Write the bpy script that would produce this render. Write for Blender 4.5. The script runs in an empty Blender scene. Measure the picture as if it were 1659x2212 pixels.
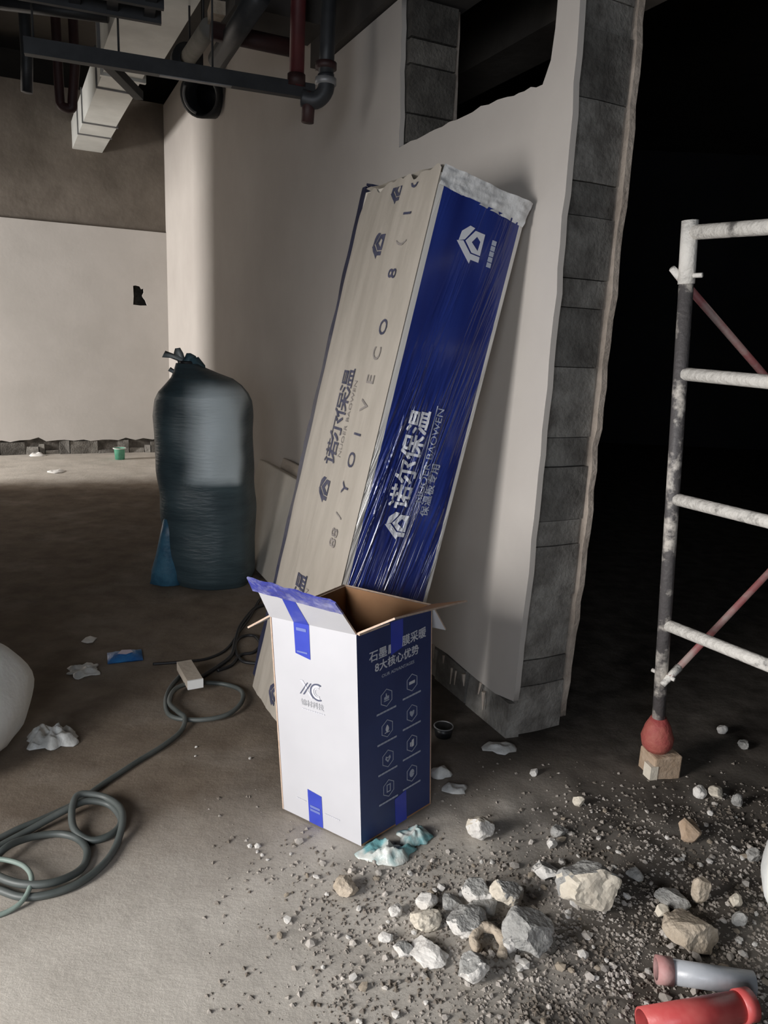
import bpy, bmesh, math, random
from mathutils import Vector, Matrix, noise
random.seed(7)
R = random.random
def U(a, b): return a + (b - a) * R()
COL = bpy.context.scene.collection
SC = bpy.context.scene

# ------------------------------------------------------------------ camera
CAM_H, FPX, IW, IH = 1.40, 1600.0, 1659, 2212
_d = Vector((515.0 - IW / 2, 8000.0 - IH / 2, FPX))          # vanishing point of the verticals
_up = -_d.normalized()                                        # in camera axes (x right, y down, z forward)
_fw = (Vector((0, 0, 1)) - _up * _up.z).normalized()
_rt = _fw.cross(_up)
if _rt.x < 0: _rt = -_rt
RM = Matrix((_rt, _fw, _up))                                  # camera axes -> world
C0 = Vector((0, 0, CAM_H))
cam_data = bpy.data.cameras.new('camera')
cam = bpy.data.objects.new('camera', cam_data); COL.objects.link(cam)
cam_data.sensor_fit = 'VERTICAL'; cam_data.sensor_height = 36.0; cam_data.sensor_width = 27.0
cam_data.lens = FPX / IH * 36.0
cx, cy, cz = RM @ Vector((1, 0, 0)), RM @ Vector((0, -1, 0)), RM @ Vector((0, 0, -1))
mw = Matrix((cx, cy, cz)).transposed().to_4x4(); mw.translation = C0
cam.matrix_world = mw
cam_data.clip_start = 0.05; cam_data.clip_end = 100
SC.camera = cam
def ray(u, v): return RM @ Vector((u - IW / 2, v - IH / 2, FPX))
def ground(u, v, z=0.0):                                      # photo pixel -> point on the floor (survey helper)
    r = ray(u, v); return C0 + r * ((z - CAM_H) / r.z)
def at(u, v, y):
    r = ray(u, v); return C0 + r * (y / r.y)

# ------------------------------------------------------------------ world, light, exposure
w = bpy.data.worlds.new('world'); SC.world = w; w.use_nodes = True
w.node_tree.nodes['Background'].inputs[0].default_value = (0.55, 0.58, 0.65, 1)
w.node_tree.nodes['Background'].inputs[1].default_value = 0.012
SC.view_settings.view_transform = 'Standard'; SC.view_settings.look = 'None'
SC.view_settings.gamma = 1.0; SC.view_settings.use_curve_mapping = False
SC.view_settings.exposure = 0.0
def area(name, loc, to, sx, sy, power, col, spread=180):
    l = bpy.data.lights.new(name, 'AREA'); l.shape = 'RECTANGLE'; l.size = sx; l.size_y = sy
    l.energy = power; l.color = col; l.spread = math.radians(spread)
    o = bpy.data.objects.new(name, l); COL.objects.link(o); o.location = loc
    o.rotation_euler = (Vector(to) - Vector(loc)).to_track_quat('-Z', 'Y').to_euler()
    return o
area('daylight_side_doorway', (-2.40, 0.05, 1.18), (0.30, 1.55, 0.40), 0.9, 1.3, 37.5, (1.0, 0.975, 0.95), 92)
area('daylight_rear_opening', (-0.60, -2.3, 1.55), (0.0, 3.0, 0.8), 1.2, 1.2, 58, (0.86, 0.92, 1.0))
area('daylight_far_opening', (-7.6, 4.95, 1.65), (-2.3, 7.6, 0.9), 0.5, 1.2, 440, (1.0, 0.96, 0.92))

# ------------------------------------------------------------------ materials
def mat(name, col, rough=0.8, col2=None, scale=6.0, detail=5.0, bump=0.0, bscale=60.0, metal=0.0, coat=0.0,
        stretch=(1, 1, 1), lo=0.35, hi=0.65, rnd=0.0, spec=0.5, alpha=1.0, trans=0.0):
    m = bpy.data.materials.new(name); m.use_nodes = True; nt = m.node_tree; N, L = nt.nodes, nt.links
    b = N['Principled BSDF']; b.inputs['Roughness'].default_value = rough; b.inputs['Metallic'].default_value = metal
    b.inputs['Coat Weight'].default_value = coat; b.inputs['Specular IOR Level'].default_value = spec
    b.inputs['Alpha'].default_value = alpha; b.inputs['Transmission Weight'].default_value = trans
    b.inputs['Base Color'].default_value = (*col, 1)
    tc = N.new('ShaderNodeTexCoord'); mp = N.new('ShaderNodeMapping'); mp.inputs['Scale'].default_value = stretch
    L.new(tc.outputs['Object'], mp.inputs['Vector'])
    out = None
    if col2:
        n = N.new('ShaderNodeTexNoise'); n.inputs['Scale'].default_value = scale; n.inputs['Detail'].default_value = detail
        n.inputs['Roughness'].default_value = 0.62
        L.new(mp.outputs['Vector'], n.inputs['Vector'])
        r = N.new('ShaderNodeValToRGB'); r.color_ramp.elements[0].position = lo; r.color_ramp.elements[1].position = hi
        r.color_ramp.elements[0].color = (*col, 1); r.color_ramp.elements[1].color = (*col2, 1)
        L.new(n.outputs['Fac'], r.inputs['Fac']); out = r.outputs['Color']
    if rnd:
        oi = N.new('ShaderNodeObjectInfo'); mr = N.new('ShaderNodeMapRange')
        mr.inputs['To Min'].default_value = 1 - rnd; mr.inputs['To Max'].default_value = 1 + rnd
        L.new(oi.outputs['Random'], mr.inputs['Value'])
        mx = N.new('ShaderNodeMix'); mx.data_type = 'RGBA'; mx.blend_type = 'MULTIPLY'; mx.inputs['Factor'].default_value = 1
        if out: L.new(out, mx.inputs['A'])
        else: mx.inputs['A'].default_value = (*col, 1)
        L.new(mr.outputs['Result'], mx.inputs['B']); out = mx.outputs['Result']
    if out: L.new(out, b.inputs['Base Color'])
    if bump:
        n2 = N.new('ShaderNodeTexNoise'); n2.inputs['Scale'].default_value = bscale; n2.inputs['Detail'].default_value = 6
        L.new(mp.outputs['Vector'], n2.inputs['Vector'])
        bp = N.new('ShaderNodeBump'); bp.inputs['Strength'].default_value = bump; bp.inputs['Distance'].default_value = 0.01
        L.new(n2.outputs['Fac'], bp.inputs['Height']); L.new(bp.outputs['Normal'], b.inputs['Normal'])
    return m
M = {}
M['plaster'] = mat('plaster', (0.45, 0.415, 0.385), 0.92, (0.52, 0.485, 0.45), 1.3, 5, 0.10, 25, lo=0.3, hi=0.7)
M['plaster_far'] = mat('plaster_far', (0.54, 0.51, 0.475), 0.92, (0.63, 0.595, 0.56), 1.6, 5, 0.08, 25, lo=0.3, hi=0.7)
M['plaster_edge'] = mat('plaster_edge', (0.36, 0.30, 0.25), 0.95, (0.55, 0.47, 0.40), 9, 5, 0.5, 60)
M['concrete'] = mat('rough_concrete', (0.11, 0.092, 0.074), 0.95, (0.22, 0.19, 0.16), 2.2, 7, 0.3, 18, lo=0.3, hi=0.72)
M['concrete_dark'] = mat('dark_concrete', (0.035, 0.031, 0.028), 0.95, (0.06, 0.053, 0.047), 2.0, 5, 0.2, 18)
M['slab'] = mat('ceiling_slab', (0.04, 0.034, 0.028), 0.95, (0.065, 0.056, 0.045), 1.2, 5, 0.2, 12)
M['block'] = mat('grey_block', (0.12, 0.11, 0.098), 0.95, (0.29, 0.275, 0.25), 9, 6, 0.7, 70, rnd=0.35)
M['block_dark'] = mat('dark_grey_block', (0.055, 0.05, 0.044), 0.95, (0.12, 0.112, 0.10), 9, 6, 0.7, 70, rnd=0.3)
M['mortar'] = mat('mortar', (0.075, 0.067, 0.058), 0.98, (0.15, 0.135, 0.12), 20, 5, 0.6, 80)
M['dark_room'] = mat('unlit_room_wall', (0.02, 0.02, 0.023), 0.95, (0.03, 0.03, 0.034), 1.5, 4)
M['card_white'] = mat('white_card', (0.53, 0.525, 0.55), 0.45, (0.575, 0.57, 0.595), 3, 3, 0.05, 8)
M['card_blue'] = mat('navy_card', (0.022, 0.035, 0.115), 0.5, (0.035, 0.055, 0.16), 3.5, 5, 0.05, 10)
M['kraft'] = mat('brown_kraft', (0.30, 0.155, 0.075), 0.85, (0.37, 0.20, 0.10), 5, 4, 0.1, 40)
M['kraft_edge'] = mat('corrugated_edge', (0.50, 0.36, 0.27), 0.9, (0.62, 0.48, 0.38), 60, 3)
M['tape'] = mat('blue_tape', (0.035, 0.055, 0.40), 0.22, (0.05, 0.075, 0.48), 5, 3, 0.15, 18)
M['tape_pale'] = mat('crinkled_tape', (0.06, 0.07, 0.33), 0.22, (0.36, 0.36, 0.55), 16, 4, 0.6, 45, lo=0.45, hi=0.7)
M['print_white'] = mat('white_print', (0.62, 0.63, 0.68), 0.55)
M['print_soft'] = mat('soft_white_print', (0.38, 0.41, 0.50), 0.55)
M['print_pale'] = mat('pale_blue_print', (0.16, 0.20, 0.48), 0.4)
M['print_grey'] = mat('grey_print', (0.42, 0.42, 0.44), 0.55)
M['print_lightgrey'] = mat('light_grey_print', (0.60, 0.60, 0.64), 0.55)
M['print_dark'] = mat('dark_print', (0.085, 0.095, 0.15), 0.5)
M['ink'] = mat('ink_print', (0.035, 0.04, 0.075), 0.5, (0.07, 0.07, 0.11), 30, 3)
M['ink_soft'] = mat('faded_ink_print', (0.19, 0.17, 0.16), 0.6, (0.30, 0.27, 0.25), 30, 3)
M['film_cream'] = mat('cream_film', (0.35, 0.315, 0.27), 0.38, (0.41, 0.37, 0.32), 3.0, 4, 0.30, 5, stretch=(5, 5, 0.45))
M['film_core'] = mat('board_core', (0.55, 0.50, 0.43), 0.8, (0.62, 0.57, 0.50), 4, 4, 0.1, 30)
M['film_clear'] = mat('clear_film', (0.50, 0.50, 0.50), 0.14, (0.66, 0.66, 0.66), 7, 4, 0.8, 22)
M['film_navy'] = mat('navy_film_edge', (0.012, 0.014, 0.035), 0.4, (0.02, 0.025, 0.06), 8, 3, 0.3, 25)
M['sack_teal'] = mat('teal_woven_sack', (0.032, 0.052, 0.062), 0.42, (0.058, 0.088, 0.10), 4, 4, 0.35, 24, stretch=(0.6, 0.6, 3.0))
M['sack_roll'] = mat('silver_roll_in_sack', (0.30, 0.37, 0.40), 0.30, (0.46, 0.52, 0.54), 5, 4, 0.4, 18, stretch=(0.6, 0.6, 4.0))  # silver tone for the highlight painted on the sack; unused
M['teal_tuft'] = mat('teal_sheer_film', (0.05, 0.115, 0.15), 0.4, (0.10, 0.19, 0.235), 10, 3, 0.3, 40, trans=0.25)
M['teal_light'] = mat('light_sheer_film', (0.35, 0.40, 0.42), 0.35, (0.5, 0.54, 0.54), 10, 3, trans=0.35)
M['teal_blue'] = mat('blue_sheer_film', (0.025, 0.085, 0.15), 0.4, (0.05, 0.15, 0.23), 12, 3, 0.3, 40)
M['sack_white'] = mat('white_sack', (0.80, 0.81, 0.79), 0.55, (0.86, 0.87, 0.85), 6, 4, 0.5, 14)
M['bag_white'] = mat('thin_white_plastic', (0.50, 0.50, 0.48), 0.4, (0.68, 0.68, 0.66), 14, 4, 0.5, 40)
M['wrap_teal'] = mat('teal_plastic_wrap', (0.16, 0.36, 0.38), 0.3, (0.62, 0.64, 0.60), 9, 3, 0.5, 40, lo=0.44, hi=0.58)
M['hose'] = mat('grey_hose', (0.055, 0.065, 0.062), 0.5, (0.10, 0.11, 0.105), 6, 3)
M['hose_green'] = mat('pale_green_hose', (0.16, 0.22, 0.19), 0.5, (0.24, 0.29, 0.26), 6, 3)
M['cable'] = mat('black_cable', (0.016, 0.016, 0.018), 0.5)
M['wood'] = mat('beige_wood', (0.40, 0.34, 0.28), 0.8, (0.48, 0.42, 0.35), 8, 4, 0.2, 50, stretch=(1, 1, 6))
M['wood_white'] = mat('white_end_paint', (0.80, 0.80, 0.78), 0.6)
M['packet'] = mat('blue_packet', (0.02, 0.12, 0.36), 0.3, (0.04, 0.20, 0.48), 14, 3, 0.4, 60)
M['packet_print'] = mat('packet_print', (0.55, 0.50, 0.62), 0.4)
M['green_cup'] = mat('green_plastic', (0.10, 0.36, 0.24), 0.35, (0.16, 0.45, 0.31), 20, 2)
M['paper'] = mat('scrap_paper', (0.72, 0.70, 0.67), 0.8, (0.80, 0.78, 0.75), 20, 3)
M['galv'] = mat('galvanised_duct', (0.62, 0.63, 0.60), 0.5, (0.74, 0.75, 0.72), 3, 4, 0.12, 10, metal=0.15)
M['steel'] = mat('dark_steel', (0.022, 0.024, 0.027), 0.5, (0.038, 0.040, 0.044), 8, 4, metal=0.2)
M['steel_grey'] = mat('grey_steel', (0.20, 0.20, 0.205), 0.45, (0.28, 0.28, 0.285), 8, 4, metal=0.3)
M['red_pipe'] = mat('red_fire_pipe', (0.07, 0.010, 0.013), 0.5, (0.10, 0.016, 0.018), 8, 3)
M['dull_red'] = mat('dull_maroon_pipe', (0.026, 0.009, 0.009), 0.6, (0.04, 0.014, 0.013), 8, 3)
M['insul'] = mat('grey_pipe_lagging', (0.16, 0.155, 0.14), 0.8, (0.23, 0.22, 0.20), 8, 3)
M['scaf'] = mat('spattered_scaffold_tube', (0.09, 0.083, 0.083), 0.55, (0.55, 0.51, 0.46), 13, 6, 0.4, 60, lo=0.50, hi=0.62)
M['scaf_pale'] = mat('cement_coated_tube', (0.74, 0.71, 0.66), 0.7, (0.18, 0.17, 0.16), 15, 6, 0.5, 60, lo=0.56, hi=0.68)
M['brace'] = mat('pink_brace_tube', (0.26, 0.085, 0.085), 0.6, (0.30, 0.22, 0.20), 9, 5, lo=0.42, hi=0.6)
M['red_foot'] = mat('red_rubber_foot', (0.30, 0.05, 0.05), 0.7, (0.36, 0.11, 0.08), 14, 4, 0.5, 50)
M['brick'] = mat('brown_brick', (0.34, 0.24, 0.16), 0.9, (0.44, 0.33, 0.24), 25, 4, 0.4, 60)
M['rock_white'] = mat('white_plaster_rubble', (0.60, 0.57, 0.53), 0.9, (0.72, 0.69, 0.65), 22, 4, 0.35, 80)
M['rock_grey'] = mat('grey_mortar_rubble', (0.28, 0.275, 0.26), 0.92, (0.42, 0.41, 0.39), 26, 6, 0.7, 90)
M['rock_tan'] = mat('tan_rubble', (0.40, 0.33, 0.25), 0.92, (0.52, 0.44, 0.35), 24, 5, 0.6, 90)
M['rock_cream'] = mat('cream_rubble', (0.56, 0.50, 0.41), 0.9, (0.66, 0.60, 0.50), 18, 4, 0.3, 60)
M['pebble'] = mat('pebble', (0.38, 0.34, 0.30), 0.92, (0.54, 0.50, 0.46), 30, 4, 0.3, 90, rnd=0.35)
M['gravel'] = mat('gravel', (0.15, 0.125, 0.10), 0.95, (0.43, 0.39, 0.35), 9, 3, 0.3, 90, lo=0.38, hi=0.66)
M['pipe_grey'] = mat('grey_plastic_pipe', (0.36, 0.38, 0.41), 0.35, (0.44, 0.46, 0.49), 14, 3, 0.1, 40)
M['pipe_red'] = mat('red_plastic_pipe', (0.55, 0.075, 0.075), 0.4, (0.62, 0.13, 0.12), 14, 3, 0.1, 40)
M['pipe_pink'] = mat('dusty_pink_pipe', (0.45, 0.22, 0.21), 0.6, (0.52, 0.33, 0.31), 18, 3, 0.2, 60)
M['black_pot'] = mat('black_plastic', (0.012, 0.012, 0.013), 0.4)

def floor_material():
    m = bpy.data.materials.new('dusty_floor'); m.use_nodes = True; nt = m.node_tree; N, L = nt.nodes, nt.links
    b = N['Principled BSDF']; b.inputs['Roughness'].default_value = 0.95; b.inputs['Specular IOR Level'].default_value = 0.2
    g = N.new('ShaderNodeNewGeometry')
    def noi(s, d=6, r=0.6):
        n = N.new('ShaderNodeTexNoise'); n.inputs['Scale'].default_value = s; n.inputs['Detail'].default_value = d
        n.inputs['Roughness'].default_value = r; L.new(g.outputs['Position'], n.inputs['Vector']); return n.outputs['Fac']
    def ramp(f, a, bb, p0, p1):
        r = N.new('ShaderNodeValToRGB'); r.color_ramp.elements[0].color = (*a, 1); r.color_ramp.elements[1].color = (*bb, 1)
        r.color_ramp.elements[0].position = p0; r.color_ramp.elements[1].position = p1; L.new(f, r.inputs['Fac']); return r.outputs['Color']
    def mix(f, a, bb):
        x = N.new('ShaderNodeMix'); x.data_type = 'RGBA'; L.new(f, x.inputs['Factor']); L.new(a, x.inputs['A']); L.new(bb, x.inputs['B'])
        return x.outputs['Result']
    screed = ramp(noi(5), (0.44, 0.405, 0.36), (0.56, 0.52, 0.465), 0.3, 0.7)       # pale cement screed under dust; also paints the far lit strip
    dirt = ramp(noi(7), (0.135, 0.105, 0.08), (0.22, 0.178, 0.138), 0.3, 0.7)         # trodden brown dirt
    soil = ramp(noi(9), (0.042, 0.035, 0.029), (0.135, 0.117, 0.10), 0.3, 0.72)         # dark soil under the rubble
    at_ = N.new('ShaderNodeVertexColor'); at_.layer_name = 'cover'
    sp = N.new('ShaderNodeSeparateColor'); L.new(at_.outputs['Color'], sp.inputs['Color'])
    def jag(f, s):
        a = N.new('ShaderNodeMath'); a.operation = 'MULTIPLY_ADD'; L.new(noi(s), a.inputs[0]); a.inputs[1].default_value = 0.9; a.inputs[2].default_value = -0.45
        c = N.new('ShaderNodeMath'); c.operation = 'ADD'; c.use_clamp = True; L.new(a.outputs[0], c.inputs[0]); L.new(f, c.inputs[1]); return c.outputs[0]
    c = mix(jag(sp.outputs['Red'], 3.2), screed, dirt)
    c = mix(jag(sp.outputs['Green'], 4.5), c, soil)
    L.new(c, b.inputs['Base Color'])
    bp = N.new('ShaderNodeBump'); bp.inputs['Strength'].default_value = 0.38; bp.inputs['Distance'].default_value = 0.012
    L.new(noi(38, 9, 0.72), bp.inputs['Height']); L.new(bp.outputs['Normal'], b.inputs['Normal'])
    return m
M['floor'] = floor_material()

def blue_film_material():
    # printed blue film, white margins along both long edges, glossy with pulled wrinkles
    m = bpy.data.materials.new('blue_printed_film'); m.use_nodes = True; nt = m.node_tree; N, L = nt.nodes, nt.links
    b = N['Principled BSDF']; b.inputs['Roughness'].default_value = 0.20; b.inputs['Coat Weight'].default_value = 0.5; b.inputs['Coat Roughness'].default_value = 0.12
    uv = N.new('ShaderNodeUVMap'); uv.uv_map = 'face'
    s = N.new('ShaderNodeSeparateXYZ'); L.new(uv.outputs['UV'], s.inputs['Vector'])
    n = N.new('ShaderNodeTexNoise'); n.inputs['Scale'].default_value = 3; L.new(uv.outputs['UV'], n.inputs['Vector'])
    r = N.new('ShaderNodeValToRGB'); r.color_ramp.interpolation = 'LINEAR'
    r.color_ramp.elements[0].position = 0.34; r.color_ramp.elements[0].color = (0.012, 0.020, 0.125, 1)
    r.color_ramp.elements[1].position = 0.68; r.color_ramp.elements[1].color = (0.022, 0.042, 0.235, 1)
    L.new(n.outputs['Fac'], r.inputs['Fac'])
    def cmp(op, v):
        x = N.new('ShaderNodeMath'); x.operation = op; x.inputs[1].default_value = v; L.new(s.outputs['X'], x.inputs[0]); return x.outputs[0]
    mx = N.new('ShaderNodeMath'); mx.operation = 'MAXIMUM'; L.new(cmp('LESS_THAN', 0.055), mx.inputs[0]); L.new(cmp('GREATER_THAN', 0.957), mx.inputs[1])
    c = N.new('ShaderNodeMix'); c.data_type = 'RGBA'; L.new(mx.outputs[0], c.inputs['Factor']); L.new(r.outputs['Color'], c.inputs['A'])
    c.inputs['B'].default_value = (0.62, 0.60, 0.57, 1); L.new(c.outputs['Result'], b.inputs['Base Color'])
    # fine pulled creases: ridged noise stretched along the pull, strongest around the middle of the face
    def M2(op, x, y, z=None):
        k = N.new('ShaderNodeMath'); k.operation = op
        for i, q in enumerate((x, y, z)):
            if q is None: continue
            if isinstance(q, (int, float)): k.inputs[i].default_value = q
            else: L.new(q, k.inputs[i])
        return k.outputs[0]
    av = M2('SUBTRACT', M2('MULTIPLY', s.outputs['X'], 0.335), M2('MULTIPLY', s.outputs['Y'], 0.264))
    bv = M2('ADD', M2('MULTIPLY', s.outputs['X'], 0.047), M2('MULTIPLY', s.outputs['Y'], 1.87))
    def ridged(fa, fb, pw, seed):
        cb = N.new('ShaderNodeCombineXYZ'); L.new(M2('MULTIPLY', av, fa), cb.inputs[0]); L.new(M2('MULTIPLY', bv, fb), cb.inputs[1]); cb.inputs[2].default_value = seed
        n2 = N.new('ShaderNodeTexNoise'); n2.inputs['Scale'].default_value = 1.0; n2.inputs['Detail'].default_value = 1.0; L.new(cb.outputs[0], n2.inputs['Vector'])
        return M2('POWER', M2('SUBTRACT', 1.0, M2('ABSOLUTE', M2('MULTIPLY_ADD', n2.outputs['Fac'], 4.0, -2.0), 0)), pw), n2.outputs['Fac']
    h1, _ = ridged(38, 2.0, 5.0, 1.0); h2, _ = ridged(80, 3.2, 4.0, 5.0); _, pt = ridged(9, 1.6, 1.0, 9.0)
    msk = N.new('ShaderNodeMapRange'); msk.inputs['From Min'].default_value = 0.40; msk.inputs['From Max'].default_value = 0.58; L.new(pt, msk.inputs['Value'])
    up = N.new('ShaderNodeMapRange'); up.inputs['From Min'].default_value = 0.75; up.inputs['From Max'].default_value = 0.50; up.inputs['To Min'].default_value = 0.10; L.new(s.outputs['Y'], up.inputs['Value'])
    hh = M2('MULTIPLY', M2('MULTIPLY', M2('ADD', h1, M2('MULTIPLY', h2, 0.45)), msk.outputs[0]), up.outputs[0])
    bp = N.new('ShaderNodeBump'); bp.inputs['Strength'].default_value = 1.0; bp.inputs['Distance'].default_value = 0.0068
    L.new(hh, bp.inputs['Height']); L.new(bp.outputs['Normal'], b.inputs['Normal']); L.new(bp.outputs['Normal'], b.inputs['Coat Normal'])
    return m
M['film_blue'] = blue_film_material()

# ------------------------------------------------------------------ mesh helpers
def tag(o, label=None, cat=None, group=None, kind=None):
    if label: o['label'] = label
    if cat: o['category'] = cat
    if group: o['group'] = group
    if kind: o['kind'] = kind
    return o
def link(name, me, mats, parent=None, smooth=False):
    o = bpy.data.objects.new(name, me); COL.objects.link(o)
    if mats is not None:
        for x in (mats if isinstance(mats, (list, tuple)) else [mats]): me.materials.append(M[x])
    if parent: o.parent = parent; o.matrix_parent_inverse = parent.matrix_world.inverted()
    if smooth:
        for p in me.polygons: p.use_smooth = True
    return o
def empty(name, loc, label=None, cat=None, group=None, kind=None):
    o = bpy.data.objects.new(name, None); COL.objects.link(o); o.location = loc; o.empty_display_size = 0.1
    o.matrix_world = Matrix.Translation(Vector(loc))
    return tag(o, label, cat, group, kind)
class MB:
    def __init__(s): s.v, s.f, s.mi = [], [], []
    def add(s, verts, faces, mi=0):
        o = len(s.v); s.v += [tuple(x) for x in verts]
        for k, f in enumerate(faces): s.f.append(tuple(i + o for i in f)); s.mi.append(mi[k] if isinstance(mi, list) else mi)
    def hexa(s, p, mi=0):      # p: 4 bottom + 4 top corners
        s.add(p, [(3, 2, 1, 0), (4, 5, 6, 7), (0, 1, 5, 4), (1, 2, 6, 5), (2, 3, 7, 6), (3, 0, 4, 7)], mi)
    def box(s, c, h, ax=None, mi=0):
        X, Y, Z = ax or (Vector((1, 0, 0)), Vector((0, 1, 0)), Vector((0, 0, 1)))
        c = Vector(c); P = [c + X * (a * h[0]) + Y * (b * h[1]) + Z * (d * h[2]) for d in (-1, 1) for a, b in ((-1, -1), (1, -1), (1, 1), (-1, 1))]
        s.hexa(P, mi)
    def tube(s, pts, r, n=10, closed=False, mi=0, caps=True):
        pts = [Vector(p) for p in pts]; rs = r if isinstance(r, (list, tuple)) else [r] * len(pts); base = len(s.v); k = len(pts)
        prev = None
        for i, p in enumerate(pts):
            a = pts[(i - 1) % k] if closed or i else p; b = pts[(i + 1) % k] if closed or i < k - 1 else p
            t = (b - a).normalized(); ref = prev if prev else (Vector((0, 0, 1)) if abs(t.z) < 0.9 else Vector((1, 0, 0)))
            x = (ref - t * ref.dot(t)).normalized(); y = t.cross(x); prev = x
            for j in range(n):
                q = 2 * math.pi * j / n; s.v.append(tuple(p + (x * math.cos(q) + y * math.sin(q)) * rs[i]))
        for i in range(k if closed else k - 1):
            for j in range(n):
                a, b = base + i * n + j, base + i * n + (j + 1) % n; c, d = base + ((i + 1) % k) * n + (j + 1) % n, base + ((i + 1) % k) * n + j
                s.f.append((a, b, c, d)); s.mi.append(mi)
        if caps and not closed:
            s.f.append(tuple(base + j for j in range(n))[::-1]); s.mi.append(mi)
            s.f.append(tuple(base + (k - 1) * n + j for j in range(n))); s.mi.append(mi)
    def rings(s, rings, mi=0, caps=True):
        base = len(s.v); n = len(rings[0])
        for r in rings: s.v += [tuple(p) for p in r]
        for i in range(len(rings) - 1):
            for j in range(n):
                s.f.append((base + i * n + j, base + i * n + (j + 1) % n, base + (i + 1) * n + (j + 1) % n, base + (i + 1) * n + j)); s.mi.append(mi)
        if caps:
            s.f.append(tuple(base + j for j in range(n))[::-1]); s.mi.append(mi)
            s.f.append(tuple(base + (len(rings) - 1) * n + j for j in range(n))); s.mi.append(mi)
    def build(s, name, mats, parent=None, smooth=False):
        me = bpy.data.meshes.new(name); me.from_pydata(s.v, [], s.f)
        for p, k in zip(me.polygons, s.mi): p.material_index = k
        me.update()
        bm = bmesh.new(); bm.from_mesh(me); bmesh.ops.recalc_face_normals(bm, faces=bm.faces); bm.to_mesh(me); bm.free()
        return link(name, me, mats, parent, smooth)
def curve_poly(name, outlines, thick, frame, mats, parent=None, off=0.0):
    # filled flat outline(s) (holes allowed) with thickness; frame = (origin, x axis, y axis, normal)
    cu = bpy.data.curves.new(name, 'CURVE'); cu.dimensions = '2D'; cu.fill_mode = 'BOTH'; cu.extrude = thick / 2
    for pts in outlines:
        sp = cu.splines.new('POLY'); sp.points.add(len(pts) - 1); sp.use_cyclic_u = True
        for p, q in zip(sp.points, pts): p.co = (q[0], q[1], 0, 1)
    t = bpy.data.objects.new('tmp', cu); COL.objects.link(t)
    me = bpy.data.meshes.new_from_object(t.evaluated_get(bpy.context.evaluated_depsgraph_get()))
    bpy.data.objects.remove(t); bpy.data.curves.remove(cu)
    return place(name, me, frame, mats, parent, off)
def place(name, me, frame, mats, parent=None, off=0.0):
    if callable(frame):                                        # print laid onto a curved sheet: cut it finely first
        bm = bmesh.new(); bm.from_mesh(me)
        for _ in range(3):
            long_ = [e for e in bm.edges if e.calc_length() > 0.012]
            if not long_: break
            bmesh.ops.subdivide_edges(bm, edges=long_, cuts=1); bmesh.ops.triangulate(bm, faces=bm.faces)
        bm.to_mesh(me); bm.free()
        for v in me.vertices: v.co = frame(v.co.x, v.co.y, v.co.z + off)
    else:
        o, x, y, n = frame
        for v in me.vertices: c = v.co.copy(); v.co = o + x * c.x + y * c.y + n * (c.z + off)
    me.materials.clear(); me.update(); me.name = name
    return link(name, me, mats, parent)
def text(name, body, size, frame, mats, parent, sx=1.0, bold=0.0, off=0.0008, spacing=1.0, align='CENTER'):
    cu = bpy.data.curves.new(name, 'FONT'); cu.body = body; cu.size = size; cu.align_x = align; cu.align_y = 'CENTER'
    cu.space_character = spacing; cu.resolution_u = 3
    t = bpy.data.objects.new('tmp', cu); COL.objects.link(t)
    me = bpy.data.meshes.new_from_object(t.evaluated_get(bpy.context.evaluated_depsgraph_get()))
    bpy.data.objects.remove(t); bpy.data.curves.remove(cu)
    for v in me.vertices: v.co.x *= sx
    if bold:                                                   # heavier stroke: the same glyphs overprinted slightly shifted
        bm = bmesh.new()
        for k, (dx, dy) in enumerate(((-1, -1), (1, -1), (1, 1), (-1, 1))):
            n0 = len(bm.verts); bm.from_mesh(me); bm.verts.ensure_lookup_table()
            for v in bm.verts[n0:]: v.co += Vector((dx * bold * 0.7, dy * bold * 0.7, k * 0.00008))
        bm.to_mesh(me); bm.free()
    return place(name, me, frame, mats, parent, off)
def catmull(P, n=8, closed=False):
    P = [Vector(p) for p in P]; k = len(P); out = []
    for i in range(k if closed else k - 1):
        g = (lambda j: P[j % k]) if closed else (lambda j: P[min(max(j, 0), k - 1)])
        a, b, c, d = g(i - 1), g(i), g(i + 1), g(i + 2)
        for j in range(n):
            t = j / n
            out.append(0.5 * ((2 * b) + (c - a) * t + (2 * a - 5 * b + 4 * c - d) * t * t + (3 * b - a - 3 * c + d) * t ** 3))
    if not closed: out.append(P[-1])
    return out
ZUP = Vector((0, 0, 1))
def smoothstep(a, b, x):
    t = min(max((x - a) / (b - a), 0), 1); return t * t * (3 - 2 * t)

# ------------------------------------------------------------------ layout of the walls
F0 = Vector((0.486, 2.429, 0)); WD = Vector((-0.437, 0.899, 0)).normalized(); WN = Vector((WD.y, -WD.x, 0))
def W(s, dep, z): return F0 + WD * s + WN * dep + ZUP * z      # along the partition, into it, up
LEN = 6.99
CP = F0 + WD * LEN
def Bk(a, z, dep=0.0): return CP - WN * a + WD * dep + ZUP * z  # along the back wall, leftwards
def gz(x, y):                                                   # floor relief
    z = 0.004 * noise.noise(Vector((x * 3, y * 3, 0)))
    m = smoothstep(0.15, 0.7, x + 0.25 * noise.noise(Vector((x * 2, y * 2, 5)))) * smoothstep(2.6, 1.9, y) * smoothstep(0.9, 1.3, y)
    z += m * (0.012 + 0.018 * noise.noise(Vector((x * 7, y * 7, 3))) + 0.006 * noise.noise(Vector((x * 22, y * 22, 1))))
    return z

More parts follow.
